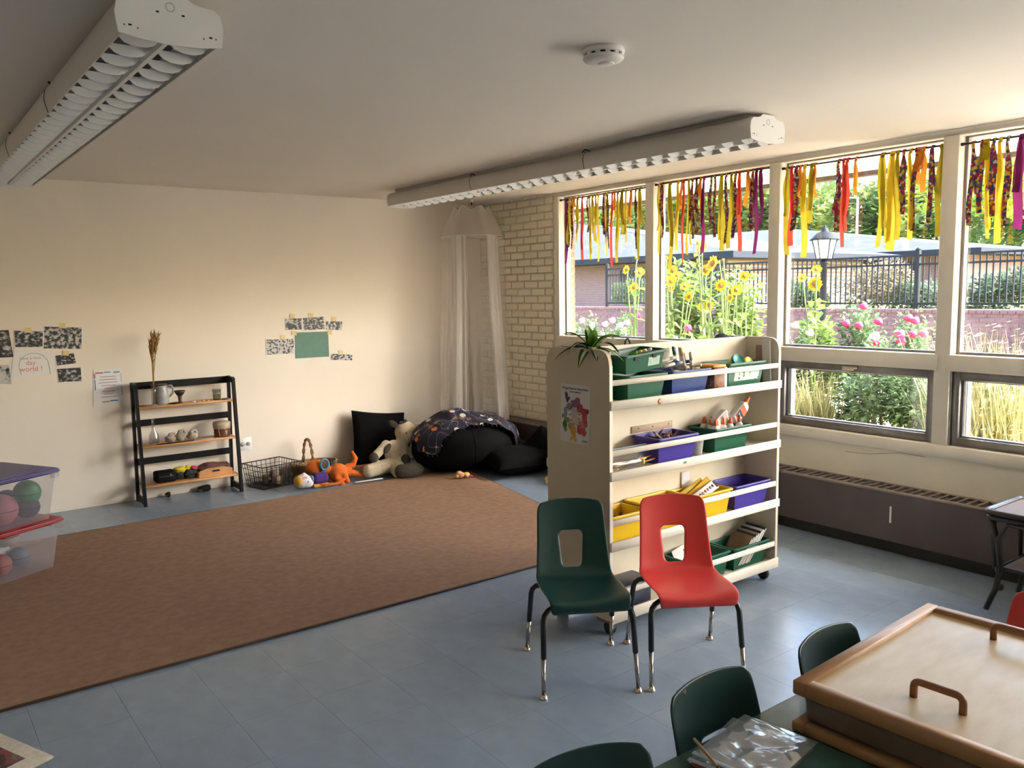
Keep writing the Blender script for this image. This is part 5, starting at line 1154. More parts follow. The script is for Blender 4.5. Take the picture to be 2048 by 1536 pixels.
def chair(label, loc, rz, m, group='plastic stacking chairs', chip=False):
    t = thing('school_chair', label, 'chair', (loc[0], loc[1], 0), rz, group)
    me = SHELL if m is M_shellg else SHELL_R
    if not me.materials: me.materials.append(m)
    s = obj('shell', me, m, t); sm = s.modifiers.new('thick', 'SOLIDIFY'); sm.thickness = .0065; sm.offset = -1; sb = s.modifiers.new('sub', 'SUBSURF'); sb.levels = 1; sb.render_levels = 1
    for (a, b, c_) in LEGS:
        l = obj('leg', a, M_tube, t); obj('chrome_insert', b, M_chrome, l); obj('glide', c_, M_glide, l)
    obj('seat_frame', FRAME, M_tube, t)
    if chip: MB().rbox(-.012, .012, -.006, .006, -.008, .004, .003, 1).build('chipped_edge', mat('chip_grey', (.10, .09, .08), .9), t, loc=(-.085, .2, .672))
    return t
chair('dark green plastic chair facing the room in front of the shelf unit end', (-2.625, -4.385), R(-30), M_shellg)
chair('red plastic chair standing in front of the shelf unit', (-2.245, -4.615), R(-33), M_shellr)
chair('dark green plastic chair with a chipped top edge, tucked behind the plastic bags', (oz(1412, 1350, .685).x, oz(1412, 1350, .685).y-.2), R(0), M_shellg, chip=True)
chair('dark green plastic chair tucked behind the wooden sand box', (oz(1648, 1257, .685).x, oz(1648, 1257, .685).y-.2), R(2), M_shellg)
chair('dark green plastic chair at the table corner, turned away from the table', (oz(1160, 1494, .685).x-.211*math.sin(R(14)), oz(1160, 1494, .685).y-.211*math.cos(R(14))), R(-14), M_shellg)
chair('red plastic chair at the far end of the green table', (-2.41, -6.01), R(-92), M_shellr)

# ================================================================ GREEN TABLE, SAND BOX, BAGS
M_table = mat('worn_green_table_paint', (.045, .115, .088), .26, var=.4, vscale=7, spec=.6)
tb = thing('work_table', 'worn dark green painted work table', 'table', (-3.0, -6.12, 0))
MB().rbox(-.605, .60, -.40, .41, .535, .56, .006, 2).build('table_top', M_table, tb)
MB().box(-.55, .55, -.36, .20, .47, .535).build('apron', M_table, tb)
for sx in (-.54, .54):
    for sy in (-.34, .17): MB().lathe([(.0, 0), (.018, 0), (.026, .47), (.0, .47)], 12).build('leg', M_table, tb, loc=(sx*.98, sy, 0))
M_beech = mat('beech_frame', (.42, .215, .09), .42, var=.12, vscale=6); M_ply = None
M_ply = rampmat('scratched_birch_ply', [(.25, (.50, .34, .16)), (.45, (.57, .41, .22)), (.62, (.61, .46, .28)), (.8, (.66, .53, .37))], 'noise', 6, .40, detail=9, interp='LINEAR', mapscale=(1.2, 4, 1))
M_sand = mat('brown_sand_panel', (.22, .125, .075), .7, var=.15, vscale=5)
BA = R(3.0); sbx = thing('sand_box', 'flat wooden sand box with handled plywood lid on the green table', 'box', (-2.872, -6.05, .5605), BA); bx_, by_ = .352, .262
z1_, z2_, z3_ = .024, .088, .122
for (x0, x1, y0, y1) in ((-bx_, bx_, by_-.03, by_), (-bx_, bx_, -by_, -by_+.03), (-bx_, -bx_+.03, -by_+.03, by_-.03), (bx_-.03, bx_, -by_+.03, by_-.03)):
    MB().rbox(x0, x1, y0, y1, 0, z1_, .003, 1).build('base_rail', M_beech, sbx)
MB().box(-bx_+.03, bx_-.03, -by_+.03, by_-.03, .002, .012).build('base_panel', M_beech, sbx)
G2 = glassmat('acrylic_side', (.95, .96, .96), .05, .05)
for (x0, x1, y0, y1) in ((-bx_+.012, bx_-.012, by_-.016, by_-.012), (-bx_+.012, bx_-.012, -by_+.012, -by_+.016), (-bx_+.012, -bx_+.016, -by_+.016, by_-.016), (bx_-.016, bx_-.012, -by_+.016, by_-.016)):
    MB().box(x0, x1, y0, y1, z1_, z2_).build('acrylic_wall', G2, sbx)
tag(MB().rbox(-bx_+.022, bx_-.022, -by_+.022, by_-.022, z1_+.001, z2_-.008, .008, 2).build('sand', M_sand, sbx), kind='stuff')
lid = thing('box_lid', 'shallow plywood lid with beech rim and two bar handles', 'lid', (-2.872, -6.05, .5605+z2_+.001), BA)
hl = z3_-z2_
for (x0, x1, y0, y1) in ((-bx_, bx_, by_-.032, by_), (-bx_, bx_, -by_, -by_+.032), (-bx_, -bx_+.032, -by_+.032, by_-.032), (bx_-.032, bx_, -by_+.032, by_-.032)):
    MB().rbox(x0, x1, y0, y1, 0, hl, .003, 1).build('rim_rail', M_beech, lid)
MB().box(-bx_+.03, bx_-.03, -by_+.03, by_-.03, hl-.026, hl-.012).build('panel', M_ply, lid)
M_handle = mat('brown_handle', (.26, .105, .045), .45)
for hx in (-.205, .25):
    pth = [(hx, .052, hl-.012)]+[(hx, .052-.014*(1-math.cos(a)), hl+.012+.014*math.sin(a)) for a in [PI/2*k/4 for k in range(5)]]+[(hx, -.052+.014*(1-math.cos(a)), hl+.012+.014*math.sin(a)) for a in [PI/2*(4-k)/4 for k in range(5)]]+[(hx, -.052, hl-.012)]
    MB().tube(pth, .0085, 10).build('handle', M_handle, lid)
# zip bags and tools on the table
M_bag = filmmat('zip_bag_film'); g = 'clear zip bags piled on the green table'
for k, (x, y, z, rz, lab) in enumerate(((-3.40, -5.82, .5625, .18, 'lowest clear zip bag in the pile on the green table'), (-3.405, -5.815, .572, .24, 'middle clear zip bag in the pile on the green table'), (-3.395, -5.825, .581, .15, 'topmost crumpled clear zip bag on the green table'))):
    bt = thing('zip_bag', lab, 'bag', (x, y, z), rz, g); rgk = k*7.3
    def fn(u, v):
        X_ = -.115+.23*u; Y_ = -.09+.18*v; e = min(u, 1-u, v, 1-v)
        h = .010*min(1, e*8)*(mnoise.noise(Vector((X_*22+rgk, Y_*22, k)))+.35*mnoise.noise(Vector((X_*60+rgk, Y_*60, k)))+.6)+.001
        return (X_, Y_, max(.0003, h)+.02*max(0, .12-u)*(1 if k else .3))
    MB().grid(fn, 34, 28).build('film', M_bag, bt)
    MB().rbox(-.117, -.105, -.09, .09, .002, .005, .001, 1).build('zip_strip', mat('zip_pale', (.5, .6, .68), .35), bt)
for (nm, lab, px, py, qx, qy, col) in (('pencil', 'thin tan pencil lying on the bags', 1388, 1478, 1440, 1540, (.42, .25, .10)), ('paint_brush', 'dark red brush handle lying at the edge of the bags', 1385, 1526, 1420, 1545, (.20, .03, .03))):
    a = oz(px, py, .602 if nm == 'pencil' else .57); b = oz(qx, qy, .588 if nm == 'pencil' else .567)
    t = thing(nm, lab, nm.replace('_', ' '), a); d = b-a
    MB().tube([(0, 0, 0), tuple(d*.9)], .0038 if nm == 'pencil' else .006, 6).build('shaft', mat(nm+'_wood', col, .5), t); MB().tube([tuple(d*.9), tuple(d)], [.0038, .001], 6).build('point', mat('lead', (.05, .05, .05), .5), t)

# ================================================================ WICKER TABLE
M_wick = mat('dark_rattan', (.028, .020, .018), .35, var=.3, vscale=40); M_weave = rampmat('woven_cane', [(.3, (.10, .062, .048)), (.5, (.17, .115, .095)), (.7, (.22, .16, .13))], 'wave', 60, .6, dist=.5, interp='LINEAR')
wt = thing('rattan_table', 'dark rattan side table with woven top beside the heater', 'side table', (-.46, -5.42, 0)); tx, ty, tz = .205, .29, .49
ring = [(x, y, tz) for x, y in rounded([(-tx, -ty), (tx, -ty), (tx, ty), (-tx, ty)], .05, 6)]
MB().tube(ring, .014, 10, closed=True).build('rim_pole', M_wick, wt); MB().tube([(x*.92, y*.94, z+.006) for x, y, z in ring], .006, 8, closed=True).build('inner_rim', M_wick, wt)
MB().tube([(x*.97, y*.98, z-.026) for x, y, z in ring], .012, 8, closed=True).build('lower_rim', M_wick, wt)
MB().prism([(x*.92, y*.94) for x, y, z in ring], tz-.004, tz+.004).build('woven_top', M_weave, wt)
for sx in (-1, 1):
    for sy in (-1, 1):
        cx_, cy_ = sx*(tx-.02), sy*(ty-.02)
        P = [(cx_, cy_, tz-.02), (cx_*.86, cy_*.9, .34), (cx_*.78, cy_*.85, .2), (cx_*.86, cy_*.9, .1), (cx_*1.0, cy_*1.0, 0)]
        l = MB().tube(P, [.014, .014, .015, .014, .013], 10).build('leg', M_wick, wt)
        for z in (.2, .115): MB().tube([(cx_*.79-.0, cy_*.86, z-.012), (cx_*.79, cy_*.86, z+.012)], .021, 10).build('binding', mat('rattan_binding', (.055, .038, .03), .6), l)
for sy in (-1, 1):
    MB().tube([(-tx*.72, sy*(ty-.035), .2)]+[(-tx*.76, sy*(ty-.025), .36), (-tx*.6, sy*(ty-.015), .44), (tx*.6, sy*(ty-.015), .44), (tx*.76, sy*(ty-.025), .36), (tx*.72, sy*(ty-.035), .2)], .010, 8).build('apron_bow', M_wick, wt)
    MB().tube([(-tx*.7, sy*ty*.8, .21), (tx*.7, sy*ty*.8, .21)], .009, 8).build('stretcher', M_wick, wt)
for sx in (-1, 1):
    MB().tube([(sx*(tx-.035), -ty*.75, .2), (sx*(tx-.02), -ty*.8, .36), (sx*(tx-.012), -ty*.65, .44), (sx*(tx-.012), ty*.65, .44), (sx*(tx-.02), ty*.8, .36), (sx*(tx-.035), ty*.75, .2)], .010, 8).build('apron_bow', M_wick, wt)
    MB().tube([(sx*tx*.7, -ty*.8, .21), (sx*tx*.7, ty*.8, .21)], .009, 8).build('stretcher', M_wick, wt)
MB().box(-tx*.7, tx*.7, -ty*.78, ty*.78, .205, .213).build('lower_shelf', M_weave, wt)
# ================================================================ RUGS
M_rug = mat('brown_carpet', (.325, .20, .13), .95, var=.13, vscale=22, bump=.5, bscale=500, spec=.1)
rug = MB().prism([(-.76, -.72), (-1.25, -3.25), (-5.4, -3.25), (-5.4, -.75)], .0005, .011).build('area_rug', M_rug); tag(rug, 'large plain brown rug on the blue floor', 'rug')
M_rugedge = mat('carpet_edge', (.10, .055, .035), .95)
for a, b in (((-.76, -.72), (-1.25, -3.25)), ((-1.25, -3.25), (-5.4, -3.25)), ((-.76, -.72), (-5.4, -.75))):
    MB().tube([(a[0], a[1], .0065), (b[0], b[1], .0065)], .006, 6).build('edge_binding', M_rugedge, rug)
r2 = thing('patterned_rug', 'cream-bordered patterned rug at the corner of the floor', 'rug', (-4.486, -3.745, 0)); r2.rotation_euler = (0, 0, math.atan2(.917, -.40))
MB().rbox(0, .50, 0, 1.0, .0005, .012, .004, 1).build('border', mat('cream_rug_border', (.50, .43, .33), .95, var=.12, vscale=60, bump=.5, bscale=300), r2)
MB().box(.07, .43, .06, .94, .0118, .0135).build('field', rampmat('rug_pattern', [(0, (.02, .02, .02)), (.4, (.16, .17, .10)), (.47, (.25, .07, .07)), (.55, (.09, .05, .04)), (.62, (.30, .10, .09))], 'noise', 7, .95, detail=2), r2)

# ================================================================ STACKED CLEAR BOXES
M_milky = netmat('milky_plastic', (.66, .63, .66), .30)
bs_ang = math.atan2(.87, -.49)
def tote(label, z0, h, lidm, lidname, taper):
    t = thing('storage_tote', label, 'storage box', (-4.09, -1.455, z0), bs_ang-PI/2, 'clear plastic storage boxes stacked on the rug')
    # local +y runs along the back edge, -x towards the front-left
    W_, L_ = .40, .50; k = taper
    lo = [(-k, k), (-W_+k, k), (-W_+k, L_-k), (-k, L_-k)]; hi = [(0, 0), (-W_, 0), (-W_, L_), (0, L_)]
    lo = rounded(lo, .03, 3); hi = rounded(hi, .03, 3); n = len(lo)
    vs = [(x, y, .0) for x, y in lo]+[(x, y, h) for x, y in hi]
    MB().add(vs, [tuple(range(n))]+[(i, (i+1) % n, n+(i+1) % n, n+i) for i in range(n)]).build('tub', M_milky, t)
    lid = rounded([(.016, -.016), (-W_-.016, -.016), (-W_-.016, L_+.016), (.016, L_+.016)], .04, 4)
    l = MB().prism(lid, h-.006, h+.018).build('lid', lidm, t); md = l.modifiers.new('bevel', 'BEVEL'); md.width = .005; md.segments = 2; md.limit_method = 'ANGLE'
    MB().tube([(x, y, h+.004) for x, y in lid], .006, 6, closed=True).build('lid_rim', lidm, t)
    inn = rounded([(-.03, .03), (-W_+.03, .03), (-W_+.03, L_-.03), (-.03, L_-.03)], .03, 4)
    MB().prism(inn, h+.0175, h+.022).build('lid_panel', lidm, t)
    MB().rbox(-.06, -.005, -.022, -.014, h-.03, h+.006, .002, 1).build('latch', M_milky, t)
    return t
t1 = tote('lower clear storage box with a red lid on the brown rug', .012, .272, mat('red_lid', (.34, .012, .016), .4), 'red', .035)
text('lid_label', 'LEGO', .02, mat('pale_label', (.7, .66, .66), .6), t1, (.0015, .12, .25), (PI/2, 0, PI/2)) if False else None
MB().rbox(.0005, .004, .09, .19, .225, .25, .001, 1).build('paper_label', mat('pale_label', (.66, .6, .6), .6), t1)
t2 = tote('upper clear storage box with a purple lid', .307, .272, mat('purple_lid', (.060, .050, .19), .38), 'purple', .035)
def at_box(x, y, z): # inside the stack
    c_, s_ = math.cos(bs_ang-PI/2), math.sin(bs_ang-PI/2); return (-4.09+x*c_-y*s_, -1.455+x*s_+y*c_, z)
for (nm, lab, x, y, z, r, col) in (('play_ball', 'green ball inside the upper clear box', -.10, .14, .46, .075, (.02, .22, .07)), ('play_ball', 'dark navy ball inside the upper clear box', -.11, .13, .378, .066, (.02, .018, .06)), ('play_ball', 'dusty pink ball inside the upper clear box', -.27, .13, .40, .088, (.35, .09, .12)), ('play_ball', 'violet ball inside the upper clear box', -.11, .31, .39, .075, (.12, .08, .25)), ('play_ball', 'orange ball inside the upper clear box', -.24, .32, .388, .07, (.5, .26, .08)), ('play_ball', 'slate blue ball inside the lower clear box', -.14, .20, .082, .06, (.10, .14, .22)), ('play_ball', 'white ball inside the lower clear box', -.20, .32, .10, .08, (.6, .56, .56)), ('play_ball', 'red ball inside the lower clear box', -.28, .16, .08, .06, (.35, .05, .04)), ('play_ball', 'pale pink ball resting high inside the lower clear box', -.16, .26, .205, .06, (.55, .42, .40))):
    p = at_box(x, y, z); bt = thing(nm, lab, 'ball', p, group='balls inside the clear storage boxes')
    MB().ell((0, 0, 0), (r, r, r), 18, 12).build('skin', mat('ball_%d_%d' % (int(col[0]*99), int(col[1]*99)), col, .45), bt); MB().tube([(r*1.003*math.cos(a), r*1.003*math.sin(a), 0) for a in [2*PI*k/24 for k in range(24)]], .0015, 4, closed=True).build('seam', M_slot, bt)

# ================================================================ BLACK BOOKSHELF
M_bk = mat('black_stained_wood', (.006, .0055, .0055), .45, spec=.2); M_pine = mat('orange_pine_board', (.55, .27, .10), .45, var=.15, vscale=8)
X0, X1 = -3.365, -2.605; YB, YFs = -.03, -.285
bsf = thing('bookshelf', 'black folding bookshelf with three pine shelves against the cream wall', 'bookshelf', ((X0+X1)/2, -.16, 0))
def L(x, y, z): return (x-(X0+X1)/2, y+.16, z)
zr_ = lambda px, py, Y: oy(px, py, Y).z
TOP = .935
def bar(a, b, w_, d, name, m, parent):
    """rectangular post between two points (leaning in y only)"""
    v = []
    for p in (a, b):
        for sx, sy in ((-1, -1), (1, -1), (1, 1), (-1, 1)): v.append((p[0]+sx*w_/2, p[1]+sy*d/2, p[2]))
    return MB().add(v, [(3, 2, 1, 0), (4, 5, 6, 7)]+[(i, (i+1) % 4, 4+(i+1) % 4, 4+i) for i in range(4)]).build(name, m, parent)
for x in (X0+.011, X1-.011):
    bar(L(x, YB-.015, 0), L(x, YB-.06, TOP), .022, .03, 'rear_post', M_bk, bsf)
    bar(L(x, YFs+.015, 0), L(x, YFs+.085, TOP-.01), .022, .034, 'front_post', M_bk, bsf)
    for z, ya, yb__ in ((TOP-.025, YFs+.08, YB-.06), (.035, YFs+.02, YB-.02)):
        a, b = L(x, ya, z), L(x, yb__, z); MB().box(a[0]-.0095, a[0]+.0095, a[1], b[1], z-.022, z+.022).build('side_rail', M_bk, bsf)
for zc, hh in ((TOP-.03, .055), (.615, .05), (.315, .05)):
    a = L(X0+.022, YB-.05, 0); MB().box(a[0], -a[0], a[1]-.008, a[1]+.008, zc-hh/2, zc+hh/2).build('back_rail', M_bk, bsf)
SZ = [.755, .455, .152]
for i, z in enumerate(SZ):
    yf_ = YFs+.015+.07*z/.935; a = L(X0+.0225, yf_+.0, z)
    MB().rbox(a[0], -a[0], yf_-.005+.16, YB-.045+.16, z-.018, z, .003, 1).build('shelf_board', M_pine, bsf)
# things on the top board
M_vase = glassmat('clear_vase_glass', (.80, .78, .76), .14, .1)
p = oy(310, 800, -.2); vs_ = thing('dried_grass_vase', 'tall clear vase of dried golden grass on the bookshelf', 'vase', (p.x, -.18, SZ[0]))
MB().lathe([(0, .003), (.02, .003), (.022, .02), (.019, .1), (.021, .17)], 18).build('vase', M_vase, vs_); MB().lathe([(0, 0), (.022, 0), (.022, .006), (0, .006)], 18).build('vase_base', mat('vase_base', (.5, .47, .44), .3), vs_)
M_straw = mat('dried_grass', (.42, .25, .075), .8); rg = random.Random(12)
for k in range(9):
    dx = rg.uniform(-.01, .12); hh = rg.uniform(.42, .58); P = [(rg.uniform(-.008, .008), rg.uniform(-.008, .008), .01), (dx*.15, 0, hh*.45), (dx*.5, rg.uniform(-.02, .02), hh*.75), (dx*1.0, rg.uniform(-.03, .03), hh)]
    s_ = MB().tube(P, [.002, .002, .0018, .001], 5)
    for q in range(16):
        u = .62+.38*q/16; a = Vector(P[2]).lerp(Vector(P[3]), (u-.62)/.38) if u > .62 else Vector(P[2]); d = Vector((rg.uniform(-.5, .9), rg.uniform(-.6, .6), 1.2)).normalized()*.04
        s_.tube([tuple(a), tuple(a+d)], [.0055, .001], 4)
    s_.build('grass_stem', M_straw, vs_)
p = oy(324, 802, -.17); jg = thing('ceramic_jug', 'grey-blue glazed jug with a brown rim and loop handle', 'jug', (p.x, -.165, SZ[0]))
MB().lathe([(0, 0), (.04, 0), (.05, .02), (.056, .06), (.050, .11), (.042, .135), (.044, .15)], 24).build('body', mat('jug_glaze', (.36, .36, .36), .3, var=.25, vscale=12), jg); MB().lathe([(.044, .148), (.047, .155), (.044, .162), (.040, .158)], 24).build('rim', mat('jug_brown', (.08, .04, .03), .4), jg)
MB().tube([(.045, 0, .14), (.075, 0, .145), (.09, 0, .12), (.082, 0, .08), (.055, 0, .055)], .008, 8).build('handle', _mats['jug_glaze'], jg)
p = oy(360, 797, -.18); gb = thing('clay_goblet', 'dark brown clay goblet beside the jug', 'goblet', (p.x, -.18, SZ[0])); MB().lathe([(0, 0), (.026, 0), (.012, .015), (.014, .05), (.02, .062)], 18).build('stem', mat('clay_brown', (.10, .045, .03), .6), gb); MB().lathe([(.018, .06), (.03, .075), (.043, .098), (.040, .1), (.026, .08), (0, .07)], 20).build('bowl', mat('clay_dark', (.035, .02, .018), .5), gb)
p = oy(345, 799, -.2); br = thing('dark_pebble', 'flat dark stone lying beside the goblet', 'stone', (p.x+.01, -.2, SZ[0])); MB().ell((0, 0, .008), (.035, .02, .008), 14, 7, wob=.3).build('stone', M_slot, br)
for k, (px, col, nm) in enumerate(((388, (.75, .68, .6), 'white'), (398, (.62, .42, .25), 'tan'), (407, (.68, .42, .2), 'orange'), (415, (.70, .52, .34), 'peach'))):
    p = oy(px, 795-k*1.5, -.21); sh = thing('sea_shell', 'small %s sea shell on the top pine shelf' % nm, 'shell', (p.x, -.2, SZ[0]), group='sea shells on the bookshelf')
    MB().lathe([(0, 0), (.016, .001), (.017, .004), (.009, .012), (0, .014)], 12).build('shell', mat('shell_'+nm, col, .4), sh); MB().ell((.01, 0, .006), (.006, .005, .004), 8, 5).build('hinge', _mats['shell_'+nm], sh)
p = oy(434, 792, -.17); gl = thing('glass_tumbler', 'clear glass tumbler at the end of the top pine shelf', 'glass', (p.x, -.165, SZ[0])); MB().lathe([(0, .004), (.03, .004), (.035, .085), (.033, .085), (.028, .01), (0, .01)], 20).build('cup', glassmat('tumbler_glass', (.74, .76, .70), .12, .1), gl); MB().lathe([(0, 0), (.03, 0), (.03, .006), (0, .006)], 20).build('base', glassmat('tumbler_base', (.55, .57, .5), .12, .1), gl)
p = oy(450, 793, -.21); ds = thing('dark_coaster', 'small dark disc at the end of the top pine shelf', 'disc', (p.x, -.2, SZ[0])); MB().lathe([(0, 0), (.025, 0), (.024, .006), (0, .007)], 16).build('disc', _mats['clay_brown'], ds)
# middle board
p = oy(309, 890, -.18); bt = thing('glass_bottle', 'clear glass bottle on the middle pine shelf', 'bottle', (p.x, -.18, SZ[1])); MB().lathe([(0, .003), (.034, .003), (.036, .02), (.036, .07), (.014, .115), (.012, .19), (.015, .195)], 18).build('bottle', M_vase, bt); MB().lathe([(0, 0), (.034, 0), (.034, .005), (0, .005)], 16).build('base', _mats['vase_base'], bt)
for k, (px, r, col, nm, hh) in enumerate(((343, .04, (.36, .29, .22), 'grey-brown', .07), (362, .036, (.30, .25, .2), 'weathered', .085), (386, .04, (.44, .38, .30), 'pale', .075))):
    p = oy(px, 887-k*3, -.17); dw = thing('driftwood_piece', '%s knotted driftwood piece on the middle pine shelf' % nm, 'driftwood', (p.x, -.165, SZ[1]), group='driftwood on the bookshelf')
    MB().ell((0, 0, hh*.42), (r, r*.7, hh*.42), 14, 9, wob=.6, seed=k).build('wood', mat('drift_'+nm, col, .8), dw); MB().tube([(-.02, 0, hh*.5), (-.01, -.01, hh*.95), (.025, 0, hh*1.0), (.035, 0, hh*.6)], [.012, .010, .009, .012], 7).build('knot', _mats['drift_'+nm], dw)
p = oy(335, 889, -.22); fe = thing('black_feather', 'black feather-shaped ornament at the front of the middle shelf', 'ornament', (p.x+.06, -.225, SZ[1])); MB().prism(rounded([(-.14, -.008), (-.05, -.016), (.14, -.004), (.14, .003), (-.04, .014), (-.14, .006)], .006, 2), .0, .005).build('blade', M_slot, fe); MB().tube([(-.14, 0, .005), (.15, 0, .004)], .0025, 5).build('spine', M_bk, fe)
sl = MB().rbox(-.08, .08, -.02, .02, 0, .004, .001, 1).build('slate_strip', mat('pale_slate', (.42, .41, .42), .6), None, (oy(405, 880, -.2).x, -.21, SZ[1]+.0005)); tag(sl, 'pale grey strip lying on the middle pine shelf', 'strip')
p = oy(446, 870, -.17); dr = thing('hand_drum', 'small brown hand drum with a cream skin on the middle shelf', 'drum', (p.x-.005, -.165, SZ[1])); MB().lathe([(0, 0), (.058, 0), (.06, .01), (.064, .075)], 24).build('shell', mat('drum_brown', (.14, .045, .02), .4), dr); MB().lathe([(.067, .066), (.070, .1), (.068, .118), (0, .12)], 24).build('skin', mat('drum_skin', (.55, .46, .33), .6), dr)
for k in range(8): a = 2*PI*k/8; MB().tube([(.068*math.cos(a), .068*math.sin(a), .1), (.063*math.cos(a+.2), .063*math.sin(a+.2), .012)], .0025, 4).build('lacing', _mats['drum_skin'], dr)
# bottom board
p = oy(334, 960, -.19); cs = thing('black_case', 'black zipped case on the lowest pine shelf', 'case', (p.x-.01, -.17, SZ[2])); MB().rbox(-.075, .075, -.06, .06, 0, .085, .018, 3).build('body', mat('black_fabric_case', (.008, .0075, .0075), .8, spec=.15), cs); MB().tube([(-.076, -.03, .05), (-.05, -.061, .05), (.05, -.061, .05), (.076, -.03, .05)], .002, 4).build('zip', mat('zip_grey', (.2, .2, .2), .4, metal=.6), cs); MB().lathe([(0, 0), (.006, 0), (0, .003)], 8, mtx=Matrix.Translation((.03, -.061, .06)) @ Matrix.Rotation(PI/2, 4, 'X')).build('badge', mat('badge_pale', (.6, .6, .58), .4), cs)
for k, (px, py, col, nm, r) in enumerate(((362, 938, (.66, .52, .02), 'yellow', (.05, .03, .022)), (376, 936, (.60, .46, .02), 'bright yellow', (.035, .03, .022)), (386, 936, (.45, .03, .09), 'pink', (.028, .03, .018)), (356, 943, (.25, .2, .06), 'olive', (.035, .03, .016)), (380, 948, (.02, .025, .02), 'black', (.05, .035, .035)))):
    p = oy(px, py, -.17); sc = thing('folded_scarf', 'crumpled %s scarf on the lowest pine shelf' % nm, 'scarf', (p.x, -.165-.012*k*(-1)**k*.3, SZ[2]), group='crumpled scarves on the bookshelf'); z_ = max(r[2], p.z-SZ[2])
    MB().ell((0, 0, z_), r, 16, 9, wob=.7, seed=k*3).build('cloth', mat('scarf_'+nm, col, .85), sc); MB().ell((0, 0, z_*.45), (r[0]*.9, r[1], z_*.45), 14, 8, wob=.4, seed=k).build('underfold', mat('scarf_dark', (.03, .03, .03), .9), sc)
p0 = oy(398, 957, -.22); p1 = oy(464, 944, -.22); tr_ = thing('wooden_tray', 'small wooden tray with a cut-out handle holding brown cloth', 'tray', ((p0.x+p1.x)/2, -.16, SZ[2])); w_ = (p1.x-p0.x)/2
fr_ = rounded([(-w_, 0), (w_, 0), (w_, .05), (w_*.5, .068), (-w_*.5, .068), (-w_, .05)], [.0, .0, .01, .02, .02, .01], 3)
MB().prism(fr_, -.075, -.067, 'y').build('front_board', M_pine, tr_); MB().prism(fr_, .067, .075, 'y').build('rear_board', M_pine, tr_); MB().box(-w_, w_, -.067, .067, 0, .006).build('bottom', M_pine, tr_)
for s in (-1, 1): MB().box(s*w_-.004, s*w_+.004, -.067, .067, 0, .045).build('side_board', M_pine, tr_)
MB().prism(rounded([(-.03, .036), (.03, .036), (.03, .05), (-.03, .05)], .006, 3), -.0757, -.0745, 'y').build('handle_hole', M_slot, tr_)
cl = thing('brown_cloth', 'folded brown and violet cloth lying in the wooden tray', 'cloth', (tr_.location.x, -.16, SZ[2]+.008)); MB().ell((0, 0, .05), (w_*.9, .058, .05), 20, 10, wob=.4, seed=4).build('upper_fold', mat('brown_cloth', (.14, .065, .05), .9), cl); MB().ell((-w_*.2, 0, .03), (w_*.7, .06, .03), 16, 8, wob=.3, seed=5).build('lower_fold', mat('violet_cloth', (.20, .15, .19), .9), cl)
for (px, py, r, lab) in ((408, 981, (.055, .03, .026), 'dark shoe-shaped toy on the floor under the bookshelf'), (331, 990, (.022, .02, .02), 'small dark scrap on the floor under the bookshelf')):
    p = oz(px, py); sh = thing('floor_toy' if r[0] > .03 else 'floor_scrap', lab, 'toy' if r[0] > .03 else 'scrap', (p.x, max(-.2, min(-.06, p.y)), .001)); MB().ell((0, 0, r[2]), r, 14, 8, wob=.4).build('body', M_slot, sh); MB().ell((-r[0]*.7, 0, r[2]*.7), (r[0]*.5, r[1]*.8, r[2]*.65), 10, 6).build('end', mat('scrap_grey', (.08, .075, .08), .8), sh)

# ================================================================ BASKETS AND PLUSH TOYS
M_wire = mat('black_wire', (.012, .012, .013), .45)
wb = thing('wire_basket', 'black wire basket of small blocks on the floor by the wall', 'basket', (-2.335, -.20, 0), R(12)); bw_, bd_, bh_ = .155, .125, .19; tw_, td_ = .18, .15
def wp(x, y, z): k = z/bh_; return (x*(bw_+(tw_-bw_)*k), y*(bd_+(td_-bd_)*k), z+.002)
MB().tube([wp(x, y, bh_) for x, y in ((-1, -1), (1, -1), (1, 1), (-1, 1))], .0045, 6, closed=True).build('top_hoop', M_wire, wb)
for z in (.004, .05, .10, .15): MB().tube([wp(x, y, z) for x, y in ((-1, -1), (1, -1), (1, 1), (-1, 1))], .0022, 5, closed=True).build('hoop', M_wire, wb)
for k in range(9):
    u = -1+2*k/8
    for a, b in (((u, -1), (u, -1)), ((u, 1), (u, 1)), ((-1, u), (-1, u)), ((1, u), (1, u))): MB().tube([wp(*a, .003), wp(*b, bh_)], .0028, 4).build('wire', M_wire, wb)
    MB().tube([wp(u, -1, .003), wp(u, 1, .003)], .0018, 4).build('wire', M_wire, wb)
MB().box(-bw_, bw_, -bd_, bd_, .001, .004).build('base_sheet', M_black, wb)
rg = random.Random(6)
for k in range(9):
    nm, col = (('tan', (.36, .25, .17)), ('pale', (.45, .38, .32)), ('brown', (.22, .12, .09)))[k % 3]; bl_ = thing('toy_block', '%s wooden toy block in the wire basket' % nm, 'block', (-2.335+rg.uniform(-.09, .09), -.20+rg.uniform(-.07, .06), .008+.001*k+(k > 5)*.045), rg.uniform(0, 3), 'toy blocks in the wire basket')
    s_ = rg.uniform(.016, .026); MB().rbox(-s_, s_, -s_, s_, 0, rg.uniform(.05, .1), .003, 1).build('block', mat('block_'+nm, col, .7), bl_)
M_cane = mat('woven_cane_brown', (.30, .17, .075), .7, var=.3, vscale=60)
p = oy(628, 930, -.19); wk = thing('wicker_basket', 'brown wicker basket with a tall braided handle against the wall', 'basket', (p.x, -.19, 0))
for k in range(10):
    z = .008+k*.0145; r = .115+.035*(k/9)**.7; MB().tube([((r+.003*(-1)**j*(-1)**k)*1.35*math.cos(2*PI*j/28), (r+.003*(-1)**j*(-1)**k)*.9*math.sin(2*PI*j/28), z) for j in range(28)], .0085, 6, closed=True).build('woven_row', M_cane, wk)
